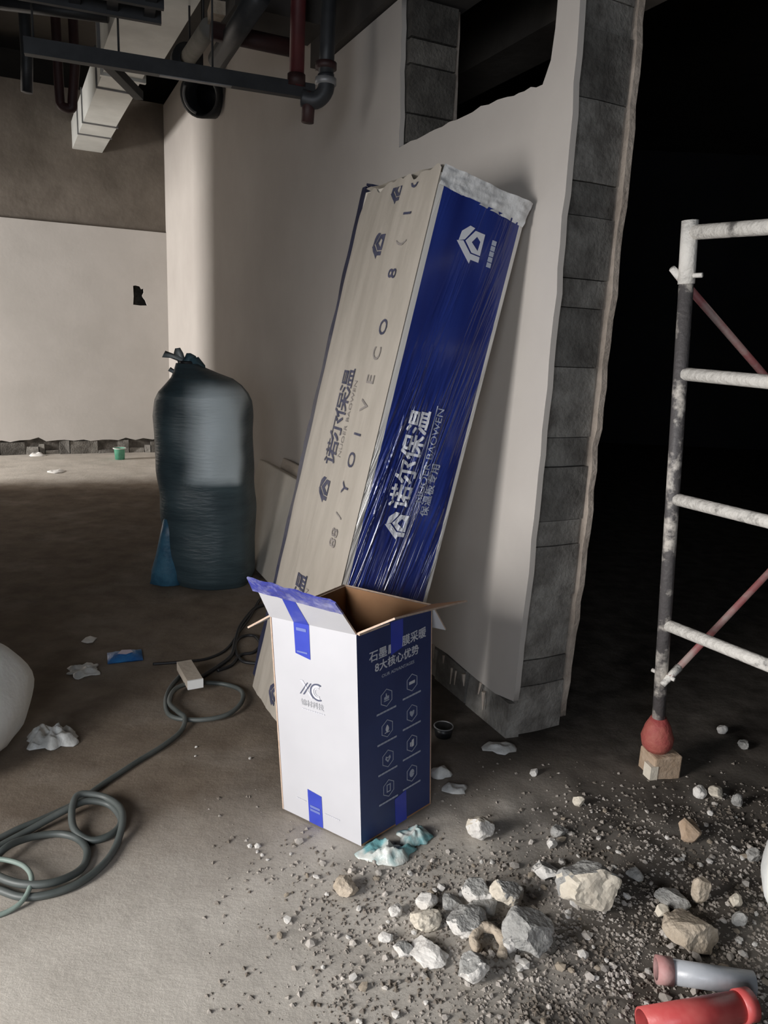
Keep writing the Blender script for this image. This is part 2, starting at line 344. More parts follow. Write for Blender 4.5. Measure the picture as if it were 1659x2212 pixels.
# ------------------------------------------------------------------ floor
def build_floor():
    xs = [-12 + 0.5 * i for i in range(21)] + [-1.9 + 0.1 * i for i in range(5)] + [-1.4 + 0.02 * i for i in range(146)] + [1.6 + 0.4 * i for i in range(20)]
    ys = [-4.5 + 0.4 * i for i in range(13)] + [0.85 + 0.02 * i for i in range(121)] + [3.35 + 0.12 * i for i in range(40)] + [8.3 + 0.4 * i for i in range(10)]
    xs = sorted(set(round(v, 4) for v in xs)); ys = sorted(set(round(v, 4) for v in ys))
    vs = [(x, y, gz(x, y)) for y in ys for x in xs]; n = len(xs)
    fs = [(j * n + i, j * n + i + 1, (j + 1) * n + i + 1, (j + 1) * n + i) for j in range(len(ys) - 1) for i in range(n - 1)]
    me = bpy.data.meshes.new('floor'); me.from_pydata(vs, [], fs)
    ca = me.color_attributes.new('cover', 'FLOAT_COLOR', 'POINT')
    for i, (x, y, z) in enumerate(vs):
        dirt = 0.02 + 0.98 * smoothstep(1.6, 2.35, y - 0.35 * x) - 0.95 * smoothstep(6.2, 6.9, y - 0.35 * (x + 3.4))  # last term paints the far daylight strip into the floor colour
        soil = smoothstep(0.05, 0.75, x - 0.15 * (y - 1.5)) * 0.95 * smoothstep(0.95, 1.5, y + 0.5 * x)
        soil = max(soil, smoothstep(2.0, 2.5, y) * smoothstep(-0.2, 0.4, x) * 1.1)
        ca.data[i].color = (max(dirt, 0), max(soil, 0), 0, 1)
    o = link('floor', me, 'floor', None, True); tag(o, kind='structure'); return o
build_floor()

# ------------------------------------------------------------------ partition with the broken opening (wall_right)
def rag(a, b, n, amp, seed, skip_ends=True):
    out = []
    for i in range(n + 1):
        t = i / n; p = (a[0] + (b[0] - a[0]) * t, a[1] + (b[1] - a[1]) * t)
        k = 0 if skip_ends and i in (0, n) else amp
        out.append((p[0] + k * noise.noise(Vector((i * 1.7, seed, 0))), p[1] + k * noise.noise(Vector((i * 1.3, seed, 9)))))
    return out
wr = empty('wall_right', F0, kind='structure')
fr_front = (F0, WD, ZUP, WN)
def partition_outline(s0, amp, z0, seed, top_low=2.79, top_high=3.75, grow=0.0):
    p = []
    p += rag((s0, z0 + 0.02), (s0 - 0.02, 0.7), 10, amp, seed)[:-1]
    p += rag((s0 - 0.02, 0.7), (s0 - 0.025, 2.0), 18, amp, seed + 1)[:-1]
    p += rag((s0 - 0.025, 2.0), (s0, top_low), 10, amp, seed + 2)
    g = grow
    p += [(0.085 - g, top_low), (0.085 - g, 2.412), (0.085 - g, 2.337), (0.094 - g, 2.252), (0.11 - g, 2.222), (0.126, 2.193 - g)]
    p += rag((0.126, 2.193 - g), (0.377, 2.211 - g), 8, 0.012, seed + 5)[1:-1] + rag((0.377, 2.211 - g), (1.128 + g, 2.205 - g), 14, 0.014, seed + 6)
    p += rag((1.128 + g, 2.215), (1.164 + g, top_low), 10, 0.012, seed + 7)
    p += [(2.2, top_low), (2.2, top_high), (LEN, top_high)]
    p += rag((LEN, z0), (s0, z0), 60, 0.03, seed + 8)[:-1]
    return p
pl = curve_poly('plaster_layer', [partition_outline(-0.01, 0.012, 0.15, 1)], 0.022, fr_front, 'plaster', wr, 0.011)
core_out = partition_outline(0.075, 0.004, -0.02, 20, grow=0.012)
curve_poly('block_core', [core_out], 0.235, fr_front, 'mortar', wr, 0.022 + 0.1175)
pl2 = curve_poly('plaster_layer', [partition_outline(0.030, 0.022, 0.02, 40, grow=0.0)], 0.024, fr_front, 'plaster_edge', wr, 0.257 + 0.012)
# blocks exposed on the end of the partition, on the jamb of the opening and along its foot
random.seed(21)
z = 0.01; k = 0
while z < 2.76:
    h = (0.19, 0.10, 0.235, 0.19, 0.09)[k % 5]; h = min(h, 2.775 - z)
    mb = MB(); s_out = 0.020 + 0.012 * R()
    d0, d1 = 0.026 + 0.012 * R(), 0.252 - 0.008 * R()
    n = 5; P = []
    rings = []
    for i in range(n + 1):
        zz = z + 0.0015 + (h - 0.003) * i / n
        rings.append([W(0.12, d0, zz), W(s_out + 0.010 * noise.noise(Vector((k, i, 1))), d0 + 0.012 * noise.noise(Vector((k, i, 4))), zz),
                      W(s_out - 0.006 + 0.010 * noise.noise(Vector((k, i, 2))), (d0 + d1) / 2, zz), W(s_out + 0.012 * noise.noise(Vector((k, i, 3))), d1, zz), W(0.12, d1, zz)])
    mb.rings(rings); mb.build('block', 'block', wr)
    z += h; k += 1
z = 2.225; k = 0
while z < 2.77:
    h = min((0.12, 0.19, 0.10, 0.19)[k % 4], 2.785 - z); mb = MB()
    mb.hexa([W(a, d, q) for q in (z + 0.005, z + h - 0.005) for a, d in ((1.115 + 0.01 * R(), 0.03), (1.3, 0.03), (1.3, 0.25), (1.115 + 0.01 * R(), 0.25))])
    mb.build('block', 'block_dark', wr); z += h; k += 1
s = 0.02; k = 0
while s < 3.2:
    wdt = U(0.18, 0.38); mb = MB()
    mb.hexa([W(a, d, q) for q in (0.0, U(0.09, 0.17)) for a, d in ((s + 0.006, U(0.004, 0.02)), (s + wdt - 0.006, U(0.004, 0.02)), (s + wdt, 0.06), (s, 0.06))])
    mb.build('block', 'block', wr); s += wdt; k += 1
mb = MB()                                                    # mortar drips hanging under the plaster edge
for i in range(26):
    s = U(0.1, 1.6); zt = U(0.09, 0.16); mb.tube([W(s, -0.002, zt), W(s + U(-.01, .01), -0.004, zt - U(0.03, 0.09))], [U(0.004, 0.009), 0.002], 6)
d = mb.build('mortar_drips', 'plaster_edge', wr); d['kind'] = 'stuff'
# concrete beam over the partition and added dark beam seen through the opening
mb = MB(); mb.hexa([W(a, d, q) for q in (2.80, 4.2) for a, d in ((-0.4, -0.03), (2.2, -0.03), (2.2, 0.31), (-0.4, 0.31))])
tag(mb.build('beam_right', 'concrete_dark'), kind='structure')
mb = MB(); mb.hexa([W(a, d, q) for q in (2.92, 4.2) for a, d in ((1.95, -0.50), (2.25, -0.50), (2.25, -0.03), (1.95, -0.03))])  # dark beam added to blacken the unlit area under the ceiling
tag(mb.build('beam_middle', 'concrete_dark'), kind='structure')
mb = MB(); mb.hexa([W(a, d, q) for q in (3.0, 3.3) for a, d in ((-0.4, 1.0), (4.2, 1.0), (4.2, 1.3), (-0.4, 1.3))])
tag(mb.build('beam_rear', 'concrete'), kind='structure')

# ------------------------------------------------------------------ back wall
wb = empty('wall_back', CP, kind='structure')
fr_back = (CP, -WN, ZUP, WD)
hole = [(0.37, 1.862), (0.345, 1.868), (0.30, 1.86), (0.285, 1.83), (0.262, 1.838), (0.258, 1.80), (0.276, 1.765), (0.270, 1.745), (0.245, 1.715), (0.225, 1.66), (0.30, 1.655), (0.375, 1.66), (0.368, 1.75)]
low = rag((6.5, 0.16), (0.03, 0.16), 70, 0.045, 77)
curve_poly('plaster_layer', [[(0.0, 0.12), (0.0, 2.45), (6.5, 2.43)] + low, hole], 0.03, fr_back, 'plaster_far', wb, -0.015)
mb = MB(); mb.hexa([Bk(a, q, d) for q in (-0.02, 2.44) for a, d in ((-0.3, 0.0), (0.20, 0.0), (0.20, 0.25), (-0.3, 0.25))])
mb.hexa([Bk(a, q, d) for q in (-0.02, 2.44) for a, d in ((0.40, 0.0), (6.5, 0.0), (6.5, 0.25), (0.40, 0.25))])
mb.hexa([Bk(a, q, d) for q in (-0.02, 1.64) for a, d in ((0.20, 0.0), (0.40, 0.0), (0.40, 0.25), (0.20, 0.25))])
mb.hexa([Bk(a, q, d) for q in (1.88, 2.44) for a, d in ((0.20, 0.0), (0.40, 0.0), (0.40, 0.25), (0.20, 0.25))])
mb.hexa([Bk(a, q, d) for q in (1.6, 1.9) for a, d in ((0.15, 0.16), (0.45, 0.16), (0.45, 0.3), (0.15, 0.3))])
mb.build('masonry_core', 'mortar', wb)
mb = MB(); mb.hexa([Bk(a, q, d) for q in (2.44, 3.76) for a, d in ((-0.3, 0.0), (6.5, 0.0), (6.5, 0.25), (-0.3, 0.25))])
mb.build('concrete_lintel', 'concrete', wb)
random.seed(5)
a = 0.02
while a < 3.4:                                               # broken masonry showing under the plaster
    ww = U(0.06, 0.30); mb = MB()
    hb = U(0.02, 0.16); mb.hexa([Bk(p, q, d) for q in (0.0, hb) for p, d in ((a + 0.005, -U(0.0, 0.045)), (a + ww - 0.005, -U(0.0, 0.045)), (a + ww, 0.02), (a, 0.02))])
    mb.build('block', 'block', wb); a += ww
mb = MB()
mb.hexa([Bk(a, q, d) for q in (3.76, 4.2) for a, d in ((-0.3, 0.6), (6.5, 0.6), (6.5, 0.8), (-0.3, 0.8))])
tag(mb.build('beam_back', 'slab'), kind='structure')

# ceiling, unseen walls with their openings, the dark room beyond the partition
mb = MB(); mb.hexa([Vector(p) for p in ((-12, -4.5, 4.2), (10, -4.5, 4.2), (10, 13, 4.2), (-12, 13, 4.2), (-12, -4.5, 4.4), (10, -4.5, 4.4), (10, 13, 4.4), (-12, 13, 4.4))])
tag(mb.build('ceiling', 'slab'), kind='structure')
J = Vector((-5.5, 5.67, 0))
def LW(t, d, z): return J - WD * t - WN * d + ZUP * z          # left wall, parallel to the partition
mb = MB()
for t0, t1, z0, z1 in ((-3.2, 0, 2.40, 4.2), (0, 5.55, 0, 4.2), (5.55, 7.35, 2.2, 4.2), (7.35, 11.5, 0, 4.2)):  # first span: unseen header added to shade the upper far wall
    mb.hexa([LW(t, d, q) for q in (z0, z1) for t, d in ((t0, 0.0), (t1, 0.0), (t1, 0.22), (t0, 0.22))])
tag(mb.build('wall_left', 'concrete'), kind='structure')
mb = MB()
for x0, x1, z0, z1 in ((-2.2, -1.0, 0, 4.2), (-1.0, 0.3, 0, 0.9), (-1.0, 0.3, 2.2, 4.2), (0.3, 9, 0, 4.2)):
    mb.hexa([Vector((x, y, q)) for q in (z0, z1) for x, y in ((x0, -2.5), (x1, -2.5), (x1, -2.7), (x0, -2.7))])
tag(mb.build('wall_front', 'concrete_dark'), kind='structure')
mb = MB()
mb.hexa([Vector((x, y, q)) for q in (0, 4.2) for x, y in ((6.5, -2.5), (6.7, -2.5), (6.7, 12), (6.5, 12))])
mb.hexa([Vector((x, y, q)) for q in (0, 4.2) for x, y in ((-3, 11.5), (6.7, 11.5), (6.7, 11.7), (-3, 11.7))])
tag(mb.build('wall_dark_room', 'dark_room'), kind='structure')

# ------------------------------------------------------------------ leaning pack of insulation boards
PM, PL_, PR, PB = Vector((-0.234, 2.199, 0.070)), Vector((-0.479, 2.640, 0.079)), Vector((0.054, 2.361, 0.0)), Vector((-0.191, 2.802, 0.009))
TM, TL, TR, TB = Vector((0.125, 2.358, 1.903)), Vector((-0.120, 2.799, 1.913)), Vector((0.410, 2.518, 1.833)), Vector((0.165, 2.959, 1.843))
pack = empty('insulation_board_pack', PR, 'tall film-wrapped pack of insulation boards with blue printed side, leaning on the partition', 'board pack')
mb = MB(); q = 0.006
ctr = (PM + TB) / 2
mb.hexa([p + (ctr - p).normalized() * 0.012 for p in (PM, PL_, PB, PR, TM, TL, TB, TR)])
mb.build('board_stack', 'film_core', pack)
e_w = (PL_ - PM).normalized(); e_b = (PR - PM).normalized(); e_u = (TM - PM).normalized()
nc = -e_b; nb = -e_w                                          # outward normals of the cream and the blue faces
def pface(P0, P1, P2, P3, s, t):                              # bilinear: s across, t up
    return (P0 * (1 - s) + P1 * s) * (1 - t) + (P3 * (1 - s) + P2 * s) * t
def sheet(name, P0, P1, P2, P3, nrm, nx, ny, fn, mats, parent, thick=0.0, edge=None):
    vs, fs, uvs = [], [], []
    for j in range(ny + 1):
        for i in range(nx + 1):
            s, t = i / nx, j / ny; ss, tt = (edge(s, t) if edge else (s, t))
            vs.append(tuple(pface(P0, P1, P2, P3, ss, tt) + nrm * fn(s, t))); uvs.append((s, t))
    for j in range(ny):
        for i in range(nx): a = j * (nx + 1) + i; fs.append((a, a + 1, a + nx + 2, a + nx + 1))
    me = bpy.data.meshes.new(name); me.from_pydata(vs, [], fs); ul = me.uv_layers.new(name='face')
    for l in me.loops: ul.data[l.index].uv = uvs[l.vertex_index]
    o = link(name, me, mats, parent, True); return o
def cream_d(s, t):
    e = min(s, 1 - s) * min(1, 6 * (1 - t) + 0.15)
    b = 0.012 * math.sqrt(max(e, 0)) * 1.6
    b += 0.004 * noise.noise(Vector((s * 9, t * 2.5, 1))) * min(1, e * 8) + 0.0022 * noise.noise(Vector((s * 26, t * 3, 4))) * min(1, e * 8)
    return 0.002 + b
def cream_e(s, t):
    s2 = s
    if s > 0.9: s2 = s - (s - 0.9) / 0.1 * (0.055 * smoothstep(0.93, 1.0, t) + 0.016 + 0.014 * noise.noise(Vector((t * 14, 2, 0))))
    if s < 0.08: s2 = s - (0.08 - s) / 0.08 * 0.0
    t2 = t - max(0, t - 0.95) * (0.25 * smoothstep(0.3, 1, s) + 0.4 * noise.noise(Vector((s * 9, 0, 7))))
    return s2, t2
cream = sheet('printed_film', PM, PL_, TL, TM, nc, 44, 120, cream_d, 'film_cream', pack, edge=cream_e)
# strongest wrinkles in the blue film run obliquely down the face
def blue_d(s, t):
    e = min(1, min(s, 1 - s) * 9)
    a = s * 0.338 * 0.99 - t * 1.888 * 0.14                    # coordinate across the wrinkles (m)
    along = s * 0.338 * 0.14 + t * 1.888 * 0.99
    amp = 0.18 + 0.75 * smoothstep(0.02, 0.12, t) * smoothstep(0.80, 0.50, t)
    r = noise.noise(Vector((a * 34, along * 2.2, 2))); r2 = noise.noise(Vector((a * 75, along * 3.5, 8)))
    pat = smoothstep(-0.12, 0.35, noise.noise(Vector((a * 7, along * 1.3, 5))))
    ridge = ((1 - abs(r)) ** 9 * 0.0055 + (1 - abs(r2)) ** 9 * 0.0030) * pat
    return 0.003 + 0.004 * math.sqrt(max(min(s, 1 - s), 0)) + e * amp * ridge
blue = sheet('blue_film_side', PM, PR, TR * 0.972 + PR * 0.028, TM * 0.975 + PM * 0.025, nb, 110, 360, blue_d, 'film_blue', pack); tag(blue, 'glossy blue printed film with white margins')
def clear_d(s, t): return 0.004 + 0.012 * abs(noise.noise(Vector((s * 7, t * 3, 3)))) + 0.014 * t * t * (0.5 + noise.noise(Vector((s * 4, 1, 1))))
A0 = TM * 0.975 + PM * 0.025; A1 = TR * 0.965 + PR * 0.035
cl = sheet('clear_film_end', A0, A1, TR + e_u * 0.012 + e_b * 0.012, TM + e_u * 0.010, nb, 40, 14, clear_d, 'film_clear', pack); tag(cl, 'crumpled clear film folded over the top end')
B0 = TM + e_u * 0.010; B1 = TR + e_u * 0.012 + e_b * 0.010
sheet('film_top', B0, B1, TB, TL, e_u, 24, 24, lambda s, t: 0.006 * noise.noise(Vector((s * 6, t * 6, 0))), 'film_core', pack)
# dark blue strip: the far side's printed film turned a little round the left edge
mb = MB(); n = 60; ringsL = []
for i in range(n + 1):
    t = 0.02 + 0.985 * i / n; p = PL_ * (1 - t) + TL * t
    wv = 0.020 + 0.010 * noise.noise(Vector((t * 16, 3, 3))) + (0.012 if 0.50 < t < 0.56 else 0)
    ringsL.append([p + nc * 0.003 - e_w * 0.012, p + nc * 0.001 + e_w * wv, p - nc * 0.05 + e_w * (wv * 0.6), p - nc * 0.05 - e_w * 0.01])
mb.rings(ringsL); ef = mb.build('blue_film_fold', 'film_navy', pack); tag(ef, 'dark blue film fold along the left edge')
mb = MB()
pc = [TL + nc * 0.004 - e_w * 0.06 + e_u * 0.002, TL + nc * 0.002 - e_w * 0.01 + e_u * 0.012, TL - nc * 0.05 + e_u * 0.006, TL - nc * 0.05 - e_w * 0.07 + e_u * 0.008]
mb.hexa(pc + [p + e_u * 0.008 for p in pc]); mb.build('film_corner_fold', 'film_navy', pack)

# prints: both faces read from the bottom upwards
fw, fb, fl = (PL_ - PM).length, (PR - PM).length, (TM - PM).length
def cream_frame(s, t):
    def f(x, y, z):
        s2, t2 = min(max(s + y / fw, 0.01), 0.99), min(max(t + x / fl, 0.0), 0.985); return pface(PM, PL_, TL, TM, s2, t2) + nc * (cream_d(s2, t2) + 0.0016 + z)
    return f
def blue_frame(s, t):
    def f(x, y, z):
        s2, t2 = s - y / fb, t + x / fl; return pface(PM, PR, TR, TM, s2, t2) + nb * (blue_d(s2, t2 / 0.973) + 0.0014 + z)
    return f
def emblem(parent, frame, size, m, cut):
    # house-shaped leaf emblem: roof chevron, inner leaf, side leaf
    k = size
    A = [(-0.50 * k, -0.10 * k), (0.0, 0.50 * k), (0.06 * k, 0.28 * k), (-0.22 * k, -0.06 * k), (-0.22 * k, -0.42 * k), (-0.38 * k, -0.42 * k), (-0.38 * k, -0.12 * k)]
    B = [(0.02 * k, 0.44 * k), (0.30 * k, 0.40 * k), (0.52 * k, 0.16 * k), (0.50 * k, -0.02 * k), (0.28 * k, 0.12 * k), (0.10 * k, 0.24 * k)]
    D = [(-0.18 * k, -0.42 * k), (-0.18 * k, -0.10 * k), (0.08 * k, 0.20 * k), (0.30 * k, 0.04 * k), (0.44 * k, -0.06 * k), (0.44 * k, -0.42 * k)]
    Dh = [(-0.08 * k, -0.30 * k), (0.10 * k, -0.02 * k), (0.30 * k, -0.16 * k), (0.20 * k, -0.32 * k)]
    curve_poly('emblem', [A, B, D, Dh], 0.0006, frame, m, parent)
# frame for emblem in reading orientation: x = e_u (reading), y = towards the left of the face
def pack_print(t0, sizef):
    pass
S = 0.062
for tt, has in ((0.515, True), (0.13, True)):
    for i, ch in enumerate('诺尔保温'): text('lettering', ch, 0.092, cream_frame(0.50, tt + i * 0.0435), 'ink', cream, bold=0.0012)
    text('small_lettering', 'NUOER BAOWEN', 0.026, cream_frame(0.385, tt + 0.065), 'ink_soft', cream, sx=1.25)
emblem(cream, cream_frame(0.495, 0.445), 0.085, 'ink', None)
emblem(cream, cream_frame(0.545, 0.885), 0.085, 'ink', None)
emblem(cream, cream_frame(0.47, 0.975), 0.075, 'ink', None)
emblem(cream, cream_frame(0.55, 0.035), 0.075, 'ink', None)
for tt, ch in ((0.99, 'O'), (0.935, 'I'), (0.885, '(') , (0.835, '8'), (0.745, 'O'), (0.70, 'C'), (0.655, 'E'), (0.61, 'V'), (0.56, 'I'), (0.515, 'O'), (0.465, 'Y'), (0.415, '/'), (0.375, '88'), (0.215, ')'), (0.175, 'E'), (0.125, '8'), (0.085, 'I')):
    text('small_lettering', ch, 0.062, cream_frame(0.205 + 0.05 * (tt > 0.8) , tt), 'ink' if ch in 'OIY8)' else 'ink_soft', cream, sx=1.1, bold=0.0006)
def bar(name, frame, m, parent, w_, h_, n=1, gap=0.15):
    outs = []
    for i in range(n):
        x0 = -w_ / 2 + w_ * i / n; x1 = x0 + w_ / n * (1 - (gap if n > 1 else 0)); outs.append([(x0, -h_ / 2), (x1, -h_ / 2), (x1, h_ / 2), (x0, h_ / 2)])
    return curve_poly(name, outs, 0.0005, frame, m, parent, 0.0012)
def blue_block(tt, with_emblem=True):
    for i, ch in enumerate('诺尔保温'): text('lettering', ch, 0.082, blue_frame(0.40, tt + i * 0.0435), 'print_white', blue, bold=0.0022)
    bar('rule_line', blue_frame(0.545, tt + 0.10), 'print_soft', blue, 0.24, 0.003)
    text('small_lettering', 'NUOER BAOWEN', 0.034, blue_frame(0.60, tt + 0.078), 'print_soft', blue, sx=1.15)
    text('small_lettering', '保温板专用', 0.036, blue_frame(0.70, tt + 0.02), 'print_soft', blue, sx=1.0, bold=0.001)
    if with_emblem: emblem(blue, blue_frame(0.42, tt - 0.052), 0.088, 'print_white', None)
blue_block(0.475); blue_block(0.10)
emblem(blue, blue_frame(0.47, 0.905), 0.105, 'print_white', None)
bar('small_lettering', blue_frame(0.72, 0.905), 'print_soft', blue, 0.085, 0.017, 5)

# shorter pale boards leaning on the partition behind the tall pack
def leaning_board(name, s0, s1, top_dep, foot_dep, h, th, m, label):
    up = (WN * (top_dep - foot_dep) + ZUP * h).normalized(); bk = WD.cross(up); bk = bk if bk.dot(WN) > 0 else -bk
    lift = max(0.0, -(bk * th).z); mb = MB(); P = []
    for u in (0.0, (WN * (top_dep - foot_dep) + ZUP * h).length):
        for s_, t_ in ((s0, 0), (s1, 0), (s1, th), (s0, th)): P.append(W(s_, foot_dep, lift) + up * u + bk * t_)
    mb.hexa(P); o = mb.build(name, m); bv = o.modifiers.new('bevel', 'BEVEL'); bv.width = 0.008; bv.segments = 2
    return tag(o, label, 'insulation board')
leaning_board('insulation_board', 1.20, 2.77, -0.13, -0.32, 0.575, 0.07, 'film_core', 'short thick pale board leaning behind the tall pack, right of the teal sack')
leaning_board('insulation_board', 1.15, 2.55, -0.040, -0.220, 0.63, 0.030, 'wood', 'thinner pale board showing just above the thick one behind the tall pack')

# ------------------------------------------------------------------ open white and navy carton
bL, bF, bR = Vector((-0.266, 1.980, 0)), Vector((-0.021, 1.824, 0)), Vector((0.186, 2.036, 0))
bB = bL + bR - bF
for p in (bL, bF, bR, bB): p.z = 0.006
tL, tF, tR, tB = Vector((-0.302, 1.926, 0.642)), Vector((-0.058, 1.823, 0.642)), Vector((0.158, 2.115, 0.627)), Vector((-0.113, 2.219, 0.642))
carton = empty('open_carton', bF, 'tall open-topped carton with white front and navy right side, flaps folded out', 'carton')
TH = 0.005
def shell(name, a, b, c, d, nrm, mats, parent, n=10):
    mb = MB(); m = n + 1; G = [[pface(a, b, c, d, i / n, j / n) - nrm * (TH * k) for j in range(m) for i in range(m)] for k in (0, 1)]
    ix = lambda i, j, k: k * m * m + j * m + i
    fs, mi = [], []
    for j in range(n):
        for i in range(n):
            fs.append((ix(i, j, 0), ix(i + 1, j, 0), ix(i + 1, j + 1, 0), ix(i, j + 1, 0))); mi.append(0)
            fs.append((ix(i, j, 1), ix(i, j + 1, 1), ix(i + 1, j + 1, 1), ix(i + 1, j, 1))); mi.append(1)
    for i in range(n):
        for q in ((ix(i, 0, 0), ix(i + 1, 0, 0), ix(i + 1, 0, 1), ix(i, 0, 1)), (ix(i, n, 0), ix(i + 1, n, 0), ix(i + 1, n, 1), ix(i, n, 1)),
                  (ix(0, i, 0), ix(0, i + 1, 0), ix(0, i + 1, 1), ix(0, i, 1)), (ix(n, i, 0), ix(n, i + 1, 0), ix(n, i + 1, 1), ix(n, i, 1))): fs.append(q); mi.append(2)
    mb.add(G[0] + G[1], fs, mi); return mb.build(name, mats, parent)
def panel(name, a, b, c, d, nrm, outer, parent, label=None):
    # a,b bottom, c,d top (outer corners); thickness goes inwards; outer face printed, inner face bare kraft
    o = shell(name, a, b, c, d, nrm, [outer, 'kraft', 'kraft_edge'], parent)
    if label: o['label'] = label
    return o
def nrm_of(a, b, c): return (b - a).cross(c - a).normalized()
nW = nrm_of(bL, bF, tF); nN = nrm_of(bF, bR, tR); nR_ = nrm_of(bR, bB, tB); nL_ = nrm_of(bB, bL, tL)
sp_white = panel('side_panel', bL, bF, tF, tL, nW, 'card_white', carton, 'white printed front panel')
sp_navy = panel('side_panel', bF, bR, tR, tF, nN, 'card_blue', carton, 'navy printed right panel')
panel('side_panel', bR, bB, tB, tR, nR_, 'card_white', carton)
panel('side_panel', bB, bL, tL, tB, nL_, 'card_blue', carton)
mb = MB(); mb.hexa([bL, bF, bR, bB] + [p + ZUP * 0.005 for p in (bL, bF, bR, bB)]); mb.build('bottom_panel', 'kraft', carton)
def flap(h0, h1, e0, e1, outer, label=None, inner='kraft'):
    n_ = (h1 - h0).cross(e0 - h0).normalized()
    o = shell('flap', h0, h1, e1, e0, n_, [outer, inner, 'kraft_edge'], carton)
    if label: o['label'] = label
    return o, n_
eL, eF = Vector((-0.334, 1.843, 0.772)), Vector((-0.108, 1.708, 0.769))
fl_white, nf = flap(tL, tF, eL, eF, 'card_white', 'white front flap standing open')
rE0, rE1 = Vector((0.040, 1.742, 0.722)), Vector((0.255, 2.043, 0.670))
flap(tF, tR, rE0, rE1, 'card_blue', 'navy right flap folded out flat')
flap(tR, tB, tR + Vector((0.050, 0.045, -0.095)), tB + Vector((0.035, 0.05, -0.105)), 'card_white', 'rear flap hanging down outside', inner='card_white')
flap(tB, tL, tB + Vector((-0.07, 0.03, -0.045)), tL + Vector((-0.066, 0.03, -0.050)), 'card_white', 'left flap hanging down outside')
mb = MB(); p = pface(tF, tR, rE1, rE0, 0.36, 0.0)
mb.hexa([tF + nN * 0.006 + ZUP * 0.002, p + nN * 0.008, p + nN * 0.014, tF + nN * 0.012, tF + nN * 0.006 + ZUP * 0.006, p + nN * 0.008 + ZUP * 0.013, p + nN * 0.014 + ZUP * 0.013, tF + nN * 0.012 + ZUP * 0.006])
mb.build('torn_card_strip', 'kraft_edge', carton)
def wf(u, v):   # white front: u from left 0..1, v up 0..1
    return lambda x, y, z: pface(bL, bF, tF, tL, u + x / 0.29, v + y / 0.64) + nW * z
def nv(u, v):
    return lambda x, y, z: pface(bF, bR, tR, tF, u + x / 0.297, v + y / 0.64) + nN * z
def strip(name, pts_l, pts_r, m, parent, lift=0.0012, nr=None, label=None):
    mb = MB(); n = len(pts_l)
    for i in range(n - 1):
        a, b, c, d = pts_l[i], pts_r[i], pts_r[i + 1], pts_l[i + 1]; nn = (b - a).cross(d - a).normalized()
        if nr and nn.dot(nr) < 0: nn = -nn
        mb.hexa([a + nn * 0.0004, b + nn * 0.0004, c + nn * 0.0004, d + nn * 0.0004] + [x + nn * lift for x in (a, b, c, d)])
    o = mb.build(name, m, parent)
    if label: o['label'] = label
    return o
W_ = lambda u, v: pface(bL, bF, tF, tL, u, v)
N_ = lambda u, v: pface(bF, bR, tR, tF, u, v)
FL = lambda u, v: pface(tL, tF, eF, eL, u, v)
strip('tape_strip', [W_(0.29, 0.855), W_(0.285, 1.0)], [W_(0.465, 0.838), W_(0.465, 1.0)], 'tape', sp_white, nr=nW, label='blue tape tail on the front panel')
strip('tape_strip', [FL(0.285, 0.0), FL(0.30, 0.82)], [FL(0.465, 0.0), FL(0.455, 0.80)], 'tape', fl_white, nr=-nf if nf.dot(nW) < 0 else nf, label='blue tape up the front flap')
nfo = nf if nf.dot(nW) > 0 else -nf
ed = []; ed2 = []
for i in range(15):
    u = -0.05 + 1.08 * i / 14; ed.append(FL(u, 0.74 + 0.03 * noise.noise(Vector((i * 0.9, 0, 0))))); ed2.append(FL(u, 1.09 + 0.05 * noise.noise(Vector((i * 0.7, 4, 0)))) + nfo * (0.006 * noise.noise(Vector((i * 0.8, 8, 0)))))
strip('tape_strip', ed, ed2, 'tape_pale', fl_white, lift=0.005, nr=nfo, label='crinkled blue seam tape along the flap edge')
strip('tape_strip', [W_(0.36, 0.0), W_(0.355, 0.175)], [W_(0.535, 0.0), W_(0.53, 0.165)], 'tape', sp_white, nr=nW, label='blue tape at the foot of the front panel')
strip('tape_strip', [N_(0.42, 0.845), N_(0.42, 1.0)], [N_(0.58, 0.86), N_(0.58, 1.0)], 'tape', sp_navy, nr=nN, label='dark blue tape on the navy panel')
strip('tape_strip', [N_(0.47, 0.0), N_(0.46, 0.135)], [N_(0.63, 0.0), N_(0.62, 0.15)], 'tape', sp_navy, nr=nN, label='dark blue tape at the foot of the navy panel')
def lines(frame, m, w_, h_, rows, name='tape_print'):
    outs = []
    for r_ in range(rows):
        y = -r_ * h_ * 1.5; outs.append([(-w_ / 2, y), (w_ / 2, y), (w_ / 2, y + h_), (-w_ / 2, y + h_)])
    curve_poly(name, outs, 0.0004, frame, m, sp_white, 0.0022)
lines(wf(0.375, 0.965), 'print_pale', 0.034, 0.009, 1); lines(wf(0.375, 0.862), 'print_pale', 0.036, 0.005, 1)
lines(wf(0.445, 0.085), 'print_pale', 0.036, 0.008, 2)
